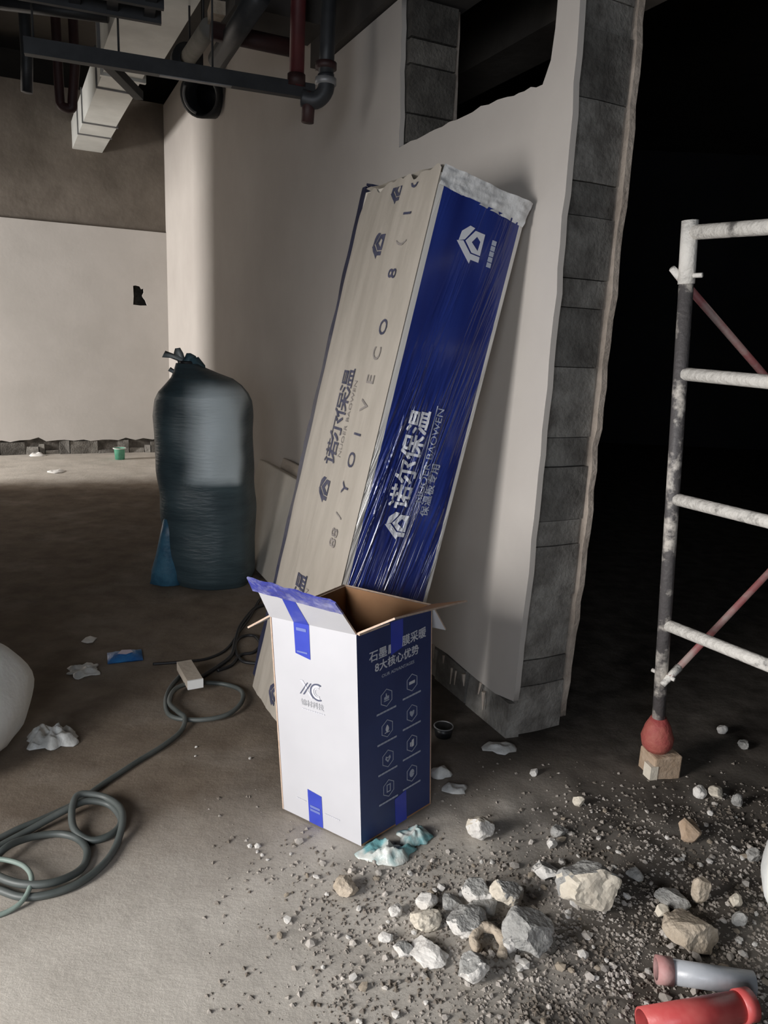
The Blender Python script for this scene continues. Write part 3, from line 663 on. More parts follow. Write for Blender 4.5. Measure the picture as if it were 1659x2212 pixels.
# front emblem: light strokes, two slashes, double C
xw = lambda u, v: wf(u, v)
def arc(r0, r1, a0, a1, n=20, cx=0, cy=0, sq=1.0):
    o = [(cx + r1 * math.cos(math.radians(a0 + (a1 - a0) * i / n)), cy + sq * r1 * math.sin(math.radians(a0 + (a1 - a0) * i / n))) for i in range(n + 1)]
    return o + [(cx + r0 * math.cos(math.radians(a1 - (a1 - a0) * i / n)), cy + sq * r0 * math.sin(math.radians(a1 - (a1 - a0) * i / n))) for i in range(n + 1)]
fe = xw(0.465, 0.690)
curve_poly('logo', [[(-0.040, 0.026), (-0.030, 0.026), (-0.012, 0.002), (-0.016, -0.004)], [(-0.012, -0.002), (-0.006, -0.010), (0.004, -0.024), (-0.004, -0.024), (-0.014, -0.010)]], 0.0005, fe, 'print_lightgrey', sp_white, 0.0012)
curve_poly('logo', [[(-0.042, -0.018), (-0.039, -0.018), (-0.012, 0.022), (-0.015, 0.022)], [(-0.031, -0.018), (-0.027, -0.018), (0.000, 0.022), (-0.004, 0.022)]], 0.0005, fe, 'print_dark', sp_white, 0.0016)
curve_poly('logo', [arc(0.0225, 0.0265, 62, 298, cx=0.021)], 0.0005, fe, 'print_dark', sp_white, 0.0014)
curve_poly('logo', [arc(0.0105, 0.0135, 75, 285, cx=0.023), arc(0.0145, 0.0215, 70, 290, cx=0.021)], 0.0005, fe, 'print_lightgrey', sp_white, 0.0012)
text('lettering', '锦材科技', 0.021, xw(0.465, 0.620), 'print_grey', sp_white, off=0.0012, bold=0.0004, sx=0.95)
bar('small_lettering', wf(0.475, 0.590), 'print_lightgrey', sp_white, 0.080, 0.003, 10)
bar('small_lettering', wf(0.27, 0.105), 'print_lightgrey', sp_white, 0.035, 0.0035, 5)
bar('small_lettering', wf(0.655, 0.083), 'print_lightgrey', sp_white, 0.055, 0.0035, 8)
# navy side: heading and eight hexagon icons
text('lettering', '石墨', 0.034, nv(0.255, 0.872), 'print_white', sp_navy, off=0.0012, bold=0.0008)
text('lettering', '膜采暖', 0.034, nv(0.735, 0.883), 'print_white', sp_navy, off=0.0012, bold=0.0008)
curve_poly('lettering', [[(-0.004, -0.013), (0.000, -0.013), (0.002, 0.013), (-0.002, 0.013)], [(0.002, -0.013), (0.006, -0.013), (0.006, 0.013), (0.003, 0.013)]], 0.0005, nv(0.395, 0.876), 'print_white', sp_navy, 0.0012)
text('lettering', '8大核心优势', 0.032, nv(0.505, 0.815), 'print_white', sp_navy, off=0.0012, bold=0.0008)
text('small_lettering', 'OUR ADVANTAGES', 0.0135, nv(0.515, 0.765), 'print_soft', sp_navy, off=0.0012, sx=1.1, bold=0.0003)
def hexa_ring(r, t):
    o = [(r * 0.92 * math.cos(math.radians(30 + 60 * i)), r * math.sin(math.radians(30 + 60 * i))) for i in range(6)]
    return [o, [(x * (1 - t / r), y * (1 - t / r)) for x, y in o]]
def drop(k, sx=0.6): return [(k * sx * math.sin(math.radians(a)) * (1 - 0.55 * max(0, math.cos(math.radians(a)))), k * math.cos(math.radians(a))) for a in range(0, 360, 24)]
ICON = [
    [[(-.010, -.010), (.010, -.010), (.010, -.007), (-.010, -.007)], [(-.009, -.005), (.009, -.005), (.010, .004), (.002, .005), (.000, .014), (-.003, .013), (-.003, .004), (-.009, .003)]],
    [[(-.012, -.004), (.012, -.004), (.012, .005), (-.012, .005)]],
    [[(-.010, -.013), (.010, -.013), (.010, -.011), (-.010, -.011)], drop(.011)],
    [[(0, -.012), (.008, -.004), (.010, .006), (.004, .008), (0, .004), (-.004, .009), (-.010, .006), (-.008, -.004)]],
    [[(0, -.012), (.011, .000), (.008, .009), (0, .004), (-.008, .009), (-.011, .000)], [(0, -.006), (.005, .000), (.003, .003), (0, .000), (-.003, .003), (-.005, .000)]],
    [[(-.001, -.012), (.008, -.010), (.008, .012), (-.001, .010)], [(-.008, -.008), (-.003, -.009), (-.003, .006), (-.008, .004)]],
    [[(-.008, -.012), (.008, -.012), (.008, .013), (-.008, .013)], [(-.005, -.009), (.005, -.009), (.005, .010), (-.005, .010)]],
    [arc(0.0, 0.010, 0, 350, 18, sq=1.25)],
]
PU = 0.355, 0.705
for r_ in range(4):
    for c_ in range(2):
        v = (0.655 - 0.148 * r_) if c_ == 0 else (0.668 - 0.150 * r_)
        fr = nv(PU[c_] + 0.006 * r_ * (1 - c_), v)
        curve_poly('icon', hexa_ring(0.0275, 0.0026), 0.0005, fr, 'print_soft', sp_navy, 0.0012)
        curve_poly('icon', ICON[r_ * 2 + c_], 0.0005, fr, 'print_soft' if (r_, c_) not in ((0, 1), (1, 0), (2, 1)) else 'print_white', sp_navy, 0.0012)
        f2 = nv(PU[c_] + 0.006 * r_ * (1 - c_), v - 0.062)
        bar('small_lettering', f2, 'print_soft', sp_navy, 0.078, 0.0055, 6, 0.10)

# ------------------------------------------------------------------ teal woven sack
def blob_ring(c, rx, ry, z, n=40, p=2.4, wob=0.0, seed=0, rot=0.3):
    out = []
    for i in range(n):
        a = 2 * math.pi * i / n; ca, sa = math.cos(a), math.sin(a)
        x = rx * math.copysign(abs(ca) ** (2 / p), ca); y = ry * math.copysign(abs(sa) ** (2 / p), sa)
        k = 1 + wob * noise.noise(Vector((ca * 1.5 + seed, sa * 1.5, z * 6)))
        out.append(Vector((c[0] + (x * math.cos(rot) - y * math.sin(rot) * 0.2) * k, c[1] + y * k, z)))
    return out
SY = 4.12
sack = empty('woven_sack', (-0.98, SY, 0), 'tall teal woven sack stuffed full, neck tied, standing on the dirt floor', 'sack')
prof = [(1268, 388, 540), (1255, 380, 546), (1200, 368, 549), (1100, 352, 548), (1000, 342, 545), (920, 340, 541), (885, 345, 537), (868, 352, 530), (852, 364, 518), (838, 374, 500), (826, 378, 468), (815, 380, 442), (806, 382, 428)]
rings_ = []
for v, l, r in prof:
    a, b = at(l, v, SY), at(r, v, SY); rings_.append((0.5 * (a.x + b.x), 0.5 * (b.x - a.x), 0.5 * (a.z + b.z)))
mb = MB(); rr = []
z0 = rings_[0][2]
for i in range(len(rings_) - 1):
    for j in range(9):
        t = j / 9; c = [rings_[i][k] * (1 - t) + rings_[i + 1][k] * t for k in range(3)]
        rr.append(blob_ring((c[0], SY + 0.0), c[1], min(c[1], 0.235), max(c[2] - z0 + 0.002, 0.002), 96, 2.6, 0.05, 1.0, 0.0))
c = rings_[-1]; rr.append(blob_ring((c[0], SY), c[1], c[1], c[2] - z0, 96, 2.2, 0.05, 1.0, 0.0))
mb.rings(rr)
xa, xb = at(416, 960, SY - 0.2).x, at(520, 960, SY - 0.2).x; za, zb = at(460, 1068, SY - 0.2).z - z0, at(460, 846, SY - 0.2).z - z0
def painted_sheen(x, y, z):                                            # mask of the highlight painted on the front of the sack
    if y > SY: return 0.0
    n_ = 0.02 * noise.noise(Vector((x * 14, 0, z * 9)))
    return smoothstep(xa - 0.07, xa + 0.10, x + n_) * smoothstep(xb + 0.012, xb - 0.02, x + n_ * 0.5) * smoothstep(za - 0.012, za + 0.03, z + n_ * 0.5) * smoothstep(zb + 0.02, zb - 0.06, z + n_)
mb.v = [(x, y - 0.012 * painted_sheen(x, y, z), z) for x, y, z in mb.v]
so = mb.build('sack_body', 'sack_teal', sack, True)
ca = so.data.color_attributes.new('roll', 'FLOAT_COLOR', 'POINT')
for i, v in enumerate(so.data.vertices): k = painted_sheen(*v.co); ca.data[i].color = (k, k, k, 1)
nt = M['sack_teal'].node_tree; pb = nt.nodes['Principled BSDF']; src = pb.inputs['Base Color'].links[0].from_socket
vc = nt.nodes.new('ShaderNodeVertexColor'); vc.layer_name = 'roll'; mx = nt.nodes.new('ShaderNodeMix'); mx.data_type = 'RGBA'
nt.links.new(vc.outputs['Color'], mx.inputs['Factor']); nt.links.new(src, mx.inputs['A']); mx.inputs['B'].default_value = (0.50, 0.57, 0.60, 1)  # highlight mixed into the sack's base colour
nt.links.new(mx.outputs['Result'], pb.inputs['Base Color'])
NZ = rings_[-1][2] - z0; NX = rings_[-1][0]
mb = MB(); pts = catmull([Vector((NX + 0.02, SY - 0.02, NZ - 0.005)), Vector((NX - 0.02, SY, NZ + 0.03)), Vector((NX, SY, NZ + 0.05))], 4)
mb.tube([Vector((NX + 0.035 * math.cos(a * 0.524), SY + 0.035 * math.sin(a * 0.524), NZ + 0.004)) for a in range(12)], 0.010, 8, True)
mb.build('tie_cord', 'cable', sack, True)
def leaf_film(name, pts, m, parent, th=0.003):
    mb = MB(); rr = []
    for p, w_, tw in pts:
        d = Vector((math.cos(tw), math.sin(tw) * 0.5, math.sin(tw) * 0.6)); p = Vector(p)
        rr.append([p - d * w_, p + Vector((0, -th, 0)), p + d * w_, p + Vector((0, th, 0))])
    mb.rings(rr); return mb.build(name, m, parent, True)
tk = lambda u, v, dy=0.0: at(u, v, SY + dy) - ZUP * z0
leaf_film('tied_tuft', [(tk(398, 822), 0.03, 0.2), (tk(395, 800), 0.022, 0.4), (tk(372, 790, -.02), 0.02, 1.2), (tk(354, 786, -.03), 0.03, 1.4)], 'teal_light', sack)
leaf_film('tied_tuft', [(tk(400, 818), 0.028, 0.0), (tk(392, 800), 0.022, 0.1), (tk(386, 784), 0.026, 0.1), (tk(384, 773), 0.014, 0.3)], 'teal_light', sack)
leaf_film('tied_tuft', [(tk(390, 832), 0.03, 0.3), (tk(376, 824, -.02), 0.014, 0.9), (tk(366, 818, -.02), 0.018, 1.3)], 'teal_light', sack)
leaf_film('tied_tuft', [(tk(400, 828), 0.045, 0.0), (tk(408, 806), 0.05, 0.2), (tk(411, 792), 0.032, 0.3), (tk(408, 784), 0.012, 0.0)], 'teal_tuft', sack, 0.03)
leaf_film('tied_tuft', [(tk(425, 830), 0.05, 0.0), (tk(424, 812), 0.05, 0.2), (tk(418, 795), 0.03, 0.5)], 'teal_tuft', sack, 0.03)
mb = MB(); rr = []
for i, (l, r, v) in enumerate(((352, 380, 1120), (344, 384, 1160), (334, 388, 1200), (326, 390, 1235), (322, 390, 1262), (330, 388, 1272))):
    a, b = at(l, v, SY - 0.16), at(r, v, SY - 0.16); cz_ = max(0.5 * (a.z + b.z), 0.004) if i < 5 else 0.004
    ring = []
    for k in range(14):
        an = 2 * math.pi * k / 14; ww = 1 + 0.15 * noise.noise(Vector((k * 0.9, i * 0.7, 3)))
        ring.append(Vector((0.5 * (a.x + b.x) + 0.5 * (b.x - a.x) * math.cos(an) * ww, SY - 0.14 + 0.05 * math.sin(an) * ww, cz_)))
    rr.append(ring)
mb.rings(rr[::-1]); tag(mb.build('loose_corner', 'teal_blue', sack, True), 'loose blue sheer corner at the foot')

# ------------------------------------------------------------------ white sacks and plastic litter
def lumpy(name, c, rx, ry, h, m, label, cat, seed, amp=0.12, n=40, nz=22, p=2.3, parent=None, lean=(0, 0), sm=True):
    mb = MB(); rr = []
    for j in range(nz + 1):
        t = j / nz; a = t * math.pi; pr = abs(math.sin(a)) ** (0.42 if t < 0.5 else 0.7) if 0 < t < 1 else 0.02; zz = h * 0.5 * (1 - math.cos(a))
        ring = []
        for i in range(n):
            q = 2 * math.pi * i / n; cq, sq = math.cos(q), math.sin(q)
            k = pr * (1 + amp * noise.noise(Vector((cq * 1.6 + seed, sq * 1.6, t * 3))) + amp * 0.45 * noise.noise(Vector((cq * 4 + seed, sq * 4, t * 7))))
            ring.append(Vector((c[0] + rx * math.copysign(abs(cq) ** (2 / p), cq) * k + lean[0] * t, c[1] + ry * math.copysign(abs(sq) ** (2 / p), sq) * k + lean[1] * t, max(c[2] + zz * (1 + amp * 0.5 * noise.noise(Vector((cq + seed, sq, 2)))), c[2]))))
        rr.append(ring)
    mb.rings(rr); o = mb.build(name, m, parent, sm)
    return tag(o, label, cat) if label else o
lumpy('white_sack', (-1.465, 2.17, 0.001), 0.345, 0.32, 0.39, 'sack_white', 'large slumped white sack at the left edge on the dirt floor', 'sack', 3.0, 0.10, lean=(-0.12, 0.05))
lumpy('white_sack', (1.185, 1.59, gz(1.2, 1.61)), 0.19, 0.16, 0.32, 'sack_white', 'bright white sack at the right edge among the rubble', 'sack', 9.0, 0.12)
def crumple(name, u, v, su, sv, h, m, label, cat, seed, nx=40, ny=18, hollow=0.4, sharp=7.0):
    # crumpled thin sheet lying on the floor: shell with irregular outline and folds
    c = ground(u, v); c.z = gz(c.x, c.y); rx, ry = su / 2, sv / 2
    vs, fs = [], []
    for side in (0, 1):
        for j in range(ny + 1):
            for i in range(nx):
                a = 2 * math.pi * i / nx; t = j / ny; rr_ = t * (1 + 0.45 * noise.noise(Vector((math.cos(a) * 1.7 + seed, math.sin(a) * 1.7, 0))) + 0.18 * noise.noise(Vector((math.cos(a) * 5 + seed, math.sin(a) * 5, 2))))
                x, y = c.x + rx * rr_ * math.cos(a), c.y + ry * rr_ * math.sin(a)
                f = 0.9 * max(1 - abs(noise.noise(Vector((x * sharp * 2.6 + seed, y * sharp * 2.6, 1)))) * 2.0, 0) ** 1.6 + 0.25 * max(1 - abs(noise.noise(Vector((x * sharp * 6, y * sharp * 6, seed)))) * 2, 0)
                zz = gz(x, y) + 0.002 + h * (1 - t ** 3) * max(0.12 + 0.85 * f, 0.03) * (1 if side == 0 else 0) + (0.0 if side else 0.0018)
                vs.append((x, y, zz))
    m1 = (ny + 1) * nx
    for j in range(ny):
        for i in range(nx):
            k = j * nx + i; k2 = j * nx + (i + 1) % nx
            fs.append((k, k2, k2 + nx, k + nx)); fs.append((m1 + k, m1 + k + nx, m1 + k2 + nx, m1 + k2))
    for i in range(nx): fs.append((ny * nx + i, ny * nx + (i + 1) % nx, m1 + ny * nx + (i + 1) % nx, m1 + ny * nx + i))
    mb = MB(); mb.add(vs, fs); o = mb.build(name, m, None, True); return tag(o, label, cat)
crumple('plastic_bag', 115, 1598, 0.155, 0.15, 0.050, 'bag_white', 'crumpled thin white plastic bag lying beside the large white sack', 'plastic bag', 2.0)
crumple('plastic_wrap', 835, 1846, 0.14, 0.10, 0.035, 'wrap_teal', 'crumpled clear and teal plastic wrap at the foot of the carton', 'plastic wrap', 5.0)
crumple('plastic_wrap', 895, 1812, 0.10, 0.10, 0.030, 'wrap_teal', 'second wad of pale plastic wrap tucked behind the teal wrap by the carton', 'plastic wrap', 6.4)
crumple('plastic_wrap', 180, 1450, 0.13, 0.13, 0.02, 'bag_white', 'flattened clear wrapper left of the blue packet on dirt floor', 'plastic wrap', 8.0)
crumple('paper_scrap', 192, 1383, 0.06, 0.08, 0.012, 'paper', 'tiny white paper scrap behind the clear wrapper on the dirt', 'paper scrap', 1.0, 10, 6)
crumple('paper_scrap', 80, 984, 0.18, 0.14, 0.04, 'paper', 'white scrap at the foot of the far wall near its left end', 'paper scrap', 1.5, 10, 6)
crumple('paper_scrap', 122, 1019, 0.16, 0.22, 0.02, 'paper', 'white scrap out on the lit floor strip before the far wall', 'paper scrap', 2.5, 10, 6)
crumple('plastic_scrap', 950, 1672, 0.075, 0.07, 0.03, 'bag_white', 'curled white plastic scrap right behind the carton', 'plastic scrap', 3.5, 14, 8)
crumple('plastic_scrap', 982, 1705, 0.085, 0.06, 0.018, 'bag_white', 'flat greyish plastic scrap right of the curled scrap by the carton', 'plastic scrap', 4.5, 14, 8)
crumple('plastic_scrap', 1078, 1618, 0.12, 0.09, 0.018, 'bag_white', 'grey plastic sliver at the foot of the partition end', 'plastic scrap', 5.5, 14, 8)
# blue packet
c = ground(270, 1420); c.z = gz(c.x, c.y)
pk = empty('snack_packet', c, 'bright blue foil packet lying on the dirt floor', 'packet')
ax = (Vector((0.93, 0.37, 0)), Vector((-0.37, 0.93, 0)), ZUP)
mb = MB(); nx, ny = 12, 8; vs = []
for side in (1, 0):
    for j in range(ny + 1):
        for i in range(nx + 1):
            s, t = i / nx * 2 - 1, j / ny * 2 - 1
            hh = (0.018 * (1 - s ** 4) * (1 - t ** 2) + 0.004 * noise.noise(Vector((s * 3, t * 3, 1)))) if side else 0
            vs.append(c + ax[0] * s * 0.072 + ax[1] * t * 0.058 + ZUP * (0.004 + max(hh, 0) if side else 0.001))
m1 = (nx + 1) * (ny + 1); fs = []
for j in range(ny):
    for i in range(nx):
        k = j * (nx + 1) + i; fs.append((k, k + 1, k + nx + 2, k + nx + 1)); fs.append((m1 + k, m1 + k + nx + 1, m1 + k + nx + 2, m1 + k + 1))
mb.add(vs, fs); mb.build('packet_body', 'packet', pk, True)
curve_poly('packet_print', [[(-.03, -.012), (.004, -.026), (.034, -.008), (.026, .018), (-.012, .024)]], 0.001, (c + ZUP * 0.0245, ax[0], ax[1], ZUP), 'packet_print', pk)
# green cup by the far wall
c = ground(259, 992)
cup = empty('plastic_cup', c, 'small green plastic cup on the floor by the far wall', 'cup')
mb = MB(); n = 20
mb.rings([[c + Vector((r_ * math.cos(6.2832 * i / n), r_ * math.sin(6.2832 * i / n), z_)) for i in range(n)] for r_, z_ in ((0.050, 0.001), (0.058, 0.11), (0.064, 0.115), (0.064, 0.125), (0.056, 0.125), (0.052, 0.06), (0.02, 0.05))])
mb.build('cup_body', 'green_cup', cup, True)
mb = MB(); mb.tube([c + Vector((0.0655 * math.cos(6.2832 * i / n), 0.0655 * math.sin(6.2832 * i / n), 0.122)) for i in range(n)], 0.005, 6, True); tag(mb.build('rim', 'paper', cup, True), 'pale rim')
# black tub by the partition foot
c = ground(957, 1590); 
pot = empty('plastic_tub', c, 'small black plastic tub on the floor between carton and partition', 'tub')
mb = MB(); mb.rings([[c + Vector((r_ * math.cos(6.2832 * i / n), r_ * math.sin(6.2832 * i / n), z_)) for i in range(n)] for r_, z_ in ((0.030, 0.003), (0.036, 0.04), (0.033, 0.04), (0.026, 0.012), (0.01, 0.010))])
mb.build('tub_body', 'black_pot', pot, True)
mb = MB(); mb.tube([c + Vector((0.0345 * math.cos(6.2832 * i / n), 0.0345 * math.sin(6.2832 * i / n), 0.041)) for i in range(n)], 0.0025, 6, True); tag(mb.build('rim', 'steel_grey', pot, True), 'grey rim')

# ------------------------------------------------------------------ hoses and cables on the floor
def floor_path(px, r, closed=False, lift=0.0, n=8):
    P = []
    for k, q in enumerate(px):
        g = ground(q[0], q[1]); g.z = 0; P.append(Vector((g.x, g.y, r + (q[2] if len(q) > 2 else 0.0) + lift)))
    C = catmull(P, n, closed)
    return [Vector((p.x, p.y, p.z + gz(p.x, p.y))) for p in C]
def hose(name, px, r, m, label, cat='hose', closed=False, lift=0.0, group=None):
    mb = MB(); mb.tube(floor_path(px, r, closed, lift), r, 8, closed); o = mb.build(name, m, None, True); return tag(o, label, cat, group)
hose('water_hose', [(405, 1448), (368, 1490), (358, 1525), (372, 1552), (430, 1562, .006), (490, 1552, .008), (522, 1525, .008), (520, 1498, .004), (480, 1482), (420, 1486, .012), (380, 1500, .016), (366, 1528, .014), (385, 1550, .016), (400, 1562, .012),
                    (390, 1585), (350, 1618), (290, 1655), (220, 1700), (165, 1738), (95, 1772), (30, 1800), (-40, 1840), (-90, 1890)], 0.009, 'hose', 'grey hose coiled by the leaning pack, then running down left', 'hose')
hose('water_hose', [(-80, 1905), (-20, 1850, .004), (60, 1805, .006), (140, 1768, .018), (190, 1748, .02), (238, 1748, .006), (262, 1778), (240, 1808), (195, 1820), (160, 1800, .01), (158, 1765, .03), (175, 1742, .034), (225, 1740, .022), (258, 1760, .02), (266, 1790, .02),
                    (252, 1830), (222, 1875), (170, 1915), (110, 1938), (50, 1945), (0, 1930), (-45, 1915)], 0.010, 'hose', 'dark grey hose in wide loops at the lower left', 'hose')
hose('water_hose', [(-40, 1900), (10, 1855, .02), (60, 1822, .008), (120, 1806), (165, 1815), (188, 1842), (180, 1878), (145, 1910, .01), (95, 1930, .018), (40, 1930, .02), (-10, 1910, .02), (-30, 1880, .02)], 0.010, 'hose', 'inner loop of dark hose lying inside the wide loops', 'hose')
hose('thin_hose', [(-40, 1880, .03), (15, 1882, .028), (55, 1898, .03), (70, 1925, .028), (52, 1955, .01), (15, 1975), (-40, 1992)], 0.0065, 'hose_green', 'thin pale green hose looped at the lower left corner of the coils', 'hose')
hose('power_cable', [(330, 1437), (400, 1432), (450, 1425), (490, 1405), (515, 1370), (540, 1335), (560, 1300), (575, 1285)], 0.006, 'cable', 'thin black cable running across dirt to the leaning pack', 'cable')
hose('power_cable', [(430, 1470), (470, 1445), (500, 1420), (508, 1390), (520, 1355), (548, 1320), (570, 1310)], 0.009, 'cable', 'thicker black cable running up beside the leaning pack', 'cable')
hose('power_cable', [(470, 1452), (500, 1440), (520, 1418), (548, 1412), (562, 1395), (548, 1376), (520, 1380), (508, 1402), (522, 1430), (556, 1436)], 0.007, 'cable', 'black cable curled in a small loop at the foot of the pack', 'cable')
# beige timber offcut on the coil
c = ground(405, 1475)
tb = empty('timber_offcut', c, 'beige timber offcut with a white end lying on the hose coil', 'wood block')
d0, d1 = ground(398, 1458), ground(422, 1500); yy = (d1 - d0).normalized(); xx = Vector((yy.y, -yy.x, 0)); dl = (d1 - d0).length
mb = MB(); mb.box(d0.lerp(d1, 0.5) + ZUP * 0.046, (0.030, dl * 0.5, 0.018), (xx, yy, ZUP)); mb.build('block_body', 'wood', tb)
mb = MB(); mb.box(d1 + ZUP * 0.046 + yy * 0.003, (0.0305, 0.004, 0.0185), (xx, yy, ZUP)); tag(mb.build('painted_end', 'wood_white', tb), 'white painted end')  # bright light on this end is put into its colour

# ------------------------------------------------------------------ scaffold
def scaffold_frame(base, blocked, label, group):
    r = empty('scaffold_frame', base, label, 'scaffold', group); base = Vector(base)
    dv = Vector((math.cos(math.radians(-54)), math.sin(math.radians(-54)), 0)); lean = Vector((-0.123, 0, 1.758)) / 1.758
    for k, b in enumerate((base, base + dv * 0.95)):
        zb = 0.135
        mb = MB(); mb.tube([b + lean * zb, b + lean * 0.9, b + lean * 1.775], 0.021, 14); mb.build('pole', 'scaf', r, True)
        mb = MB(); mb.tube([b + lean * 1.60, b + lean * 1.775], 0.024, 14); mb.build('pole_sleeve', 'scaf_pale', r, True)
        mb = MB(); mb.tube([b + lean * 0.205, b + lean * 0.175, b + lean * 0.135, b + lean * 0.105, b + lean * 0.085], [0.026, 0.042, 0.054, 0.050, 0.034], 16); tag(mb.build('foot', 'red_foot', r, True), 'red rubber foot')
        if k or not blocked:
            mb = MB(); mb.tube([b + ZUP * 0.001, b + ZUP * 0.012, b + ZUP * 0.016, b + lean * 0.10], [0.055, 0.055, 0.02, 0.02], 16); mb.build('base_plate', 'steel_grey', r, True)
    for z_ in (1.742, 1.341, 0.957, 0.539):
        mb = MB(); a = base + lean * z_; mb.tube([a + dv * 0.012, a + dv * 0.94 - ZUP * 0.02], 0.0195 if z_ < 1.7 else 0.021, 14); mb.build('rung', 'scaf_pale', r, True)
    for z_ in (1.623, 0.363):
        mb = MB(); a = base + lean * z_; mb.tube([a - dv * 0.035, a + dv * 0.05], 0.007, 8); mb.build('brace_pin', 'scaf_pale', r, True)
    return r
sb = Vector((0.969, 2.282, 0.0)); sp_ = Vector((math.cos(math.radians(26)), math.sin(math.radians(26)), 0)) * 1.8
scaffold_frame(sb, True, 'tall spattered scaffold frame with ladder rungs standing at the right edge', 'scaffold frames')
scaffold_frame(sb + sp_, False, 'second scaffold frame farther right in the dark, joined by the brace rods', 'scaffold frames')
ln = Vector((-0.123, 0, 1.758)) / 1.758
dv_ = Vector((math.cos(math.radians(-54)), math.sin(math.radians(-54)), 0))
for z0_, z1_, lb in ((1.623, 0.363, 'pinkish brace rod sloping down right from top of the scaffold frame'), (0.363, 1.623, 'pinkish brace rod rising right from the foot of the scaffold frame')):
    a = sb + ln * z0_ - dv_ * (0.026 if z0_ > 1 else -0.03); b = sb + sp_ + ln * z1_
    br = empty('brace_rod', a, lb, 'brace rod')
    mb = MB(); mb.tube([a, a.lerp(b, 0.5), b], 0.0115, 10); mb.build('rod', 'brace', br, True)
    e = (b - a).normalized(); mb = MB(); mb.tube([a - e * 0.035, a + e * 0.05], [0.010, 0.014], 8); mb.build('flattened_end', 'scaf_pale', br, True)
bk = empty('packing_block', (0.971, 2.262, 0), 'brown block under the red scaffold foot', 'block')
mb = MB(); ax = (Vector((0.97, 0.24, 0)), Vector((-0.24, 0.97, 0)), ZUP)
mb.box((0.978, 2.276, 0.0435), (0.052, 0.046, 0.043), ax); o = mb.build('block_body', 'brick', bk)
bv = o.modifiers.new('bevel', 'BEVEL'); bv.width = 0.006; bv.segments = 2
mb = MB(); mb.box((0.934, 2.236, 0.030), (0.014, 0.020, 0.028), ax); tag(mb.build('mortar_lump', 'rock_cream', bk), 'pale mortar lump stuck on the corner')

# ------------------------------------------------------------------ rubble
def rock_mesh(seed, dims, cuts=9, sub=2, jag=0.12, two=None):
    rnd = random.Random(seed); bm = bmesh.new(); bmesh.ops.create_icosphere(bm, subdivisions=sub, radius=1.0)
    planes = []
    for i in range(cuts):
        n_ = Vector((rnd.gauss(0, 1), rnd.gauss(0, 1), rnd.gauss(0, 1))).normalized(); planes.append((n_, rnd.uniform(0.5, 0.85)))
    for v in bm.verts:
        for n_, d in planes:
            k = v.co.dot(n_) - d
            if k > 0: v.co -= n_ * k
        v.co *= 1 + jag * noise.noise(v.co * 2.3 + Vector((seed, 0, 0))) + (0.05 * noise.noise(v.co * 7 + Vector((seed, 3, 0))) + 0.03 * noise.noise(v.co * 15) if sub > 2 else 0)
    xs = [v.co for v in bm.verts]
    for a in range(3):
        lo, hi = min(c[a] for c in xs), max(c[a] for c in xs)
        for c in xs: c[a] = ((c[a] - lo) / (hi - lo) - 0.5) * dims[a]
    bmesh.ops.recalc_face_normals(bm, faces=bm.faces); bm.normal_update()
    me = bpy.data.meshes.new('rubble'); bm.to_mesh(me); bm.free()
    if two:
        d = Vector(two).normalized()
        for p in me.polygons: p.material_index = 1 if p.normal.dot(d) > 0.35 else 0
    return me
def rock(name, u, v, pw, ph, mats, label, seed, rot=0.0, tilt=0.0, flat=0.75, two=None, cat='rubble', cuts=9, depth=1.0, sub=2):
    # (u, v) centre of the stone, pw x ph its size on the photo: placed where it rests on the floor
    g = ground(u, v + ph * 0.30); dist = (g - C0).length; w_ = pw / FPX * dist; h_ = ph / FPX * dist * flat
    me = rock_mesh(seed, (w_, w_ * 0.85 * depth, h_), cuts, 3 if pw < 55 else 4, two=two)
    o = link(name, me, mats); o.rotation_euler = (tilt, 0, rot)
    lo = min((Matrix.Rotation(tilt, 3, 'X') @ vv.co).z for vv in me.vertices)
    o.location = (g.x, g.y, gz(g.x, g.y) - lo - 0.003)
    return tag(o, label, cat)
TW = (-0.3, -0.9, 0.15)
rock('rubble_lump', 1258, 1927, 112, 108, ['rock_grey', 'rock_cream'], 'largest broken block with cream face, right of the rubble heap', 3, 0.3, -0.15, 0.8, TW, cuts=11)
rock('rubble_lump', 1139, 2020, 100, 108, 'rock_grey', 'big pale grey lump at the front right of the heap', 14, 0.5, 0.2, 0.6)
rock('rubble_lump', 1093, 1934, 66, 70, ['rock_grey', 'rock_cream'], 'mid-grey lump with cream left face behind the big grey lump', 8, 0.2, 0.2, 0.75, (-0.9, -0.3, 0.1))
rock('rubble_lump', 1008, 1992, 84, 66, ['rock_grey', 'rock_white'], 'grey slab with thick white broken edge, centre of the heap', 22, 0.5, 0.12, 0.55, (-0.7, -0.7, 0), cuts=12)
rock('rubble_lump', 1030, 1930, 62, 46, ['rock_grey', 'rock_white'], 'layered white and grey slab at the back of the heap', 31, -0.2, 0.3, 0.6, (-0.2, -0.9, 0.1))
rock('rubble_lump', 1045, 1960, 66, 34, 'rock_grey', 'flat brownish grey slab under the layered white slab', 33, 0.3, 0.1, 0.5)
rock('rubble_lump', 978, 1950, 46, 34, 'rock_grey', 'small flat grey wedge left of the flat grey slab', 35, -0.5, 0.2, 0.6)
rock('rubble_lump', 922, 1948, 42, 40, 'rock_white', 'bright white three-cornered chip at the back left of the heap', 41, 0.4, 0.3, 0.8, cuts=7)
rock('rubble_lump', 919, 1984, 60, 42, 'rock_cream', 'rounded pale lump in front of the three-cornered chip', 45, 0.1, 0.0, 0.8)
rock('rubble_lump', 924, 2053, 78, 42, 'rock_white', 'flat white flake with pointed ends at the front left', 52, -0.1, 0.1, 0.5, cuts=12)
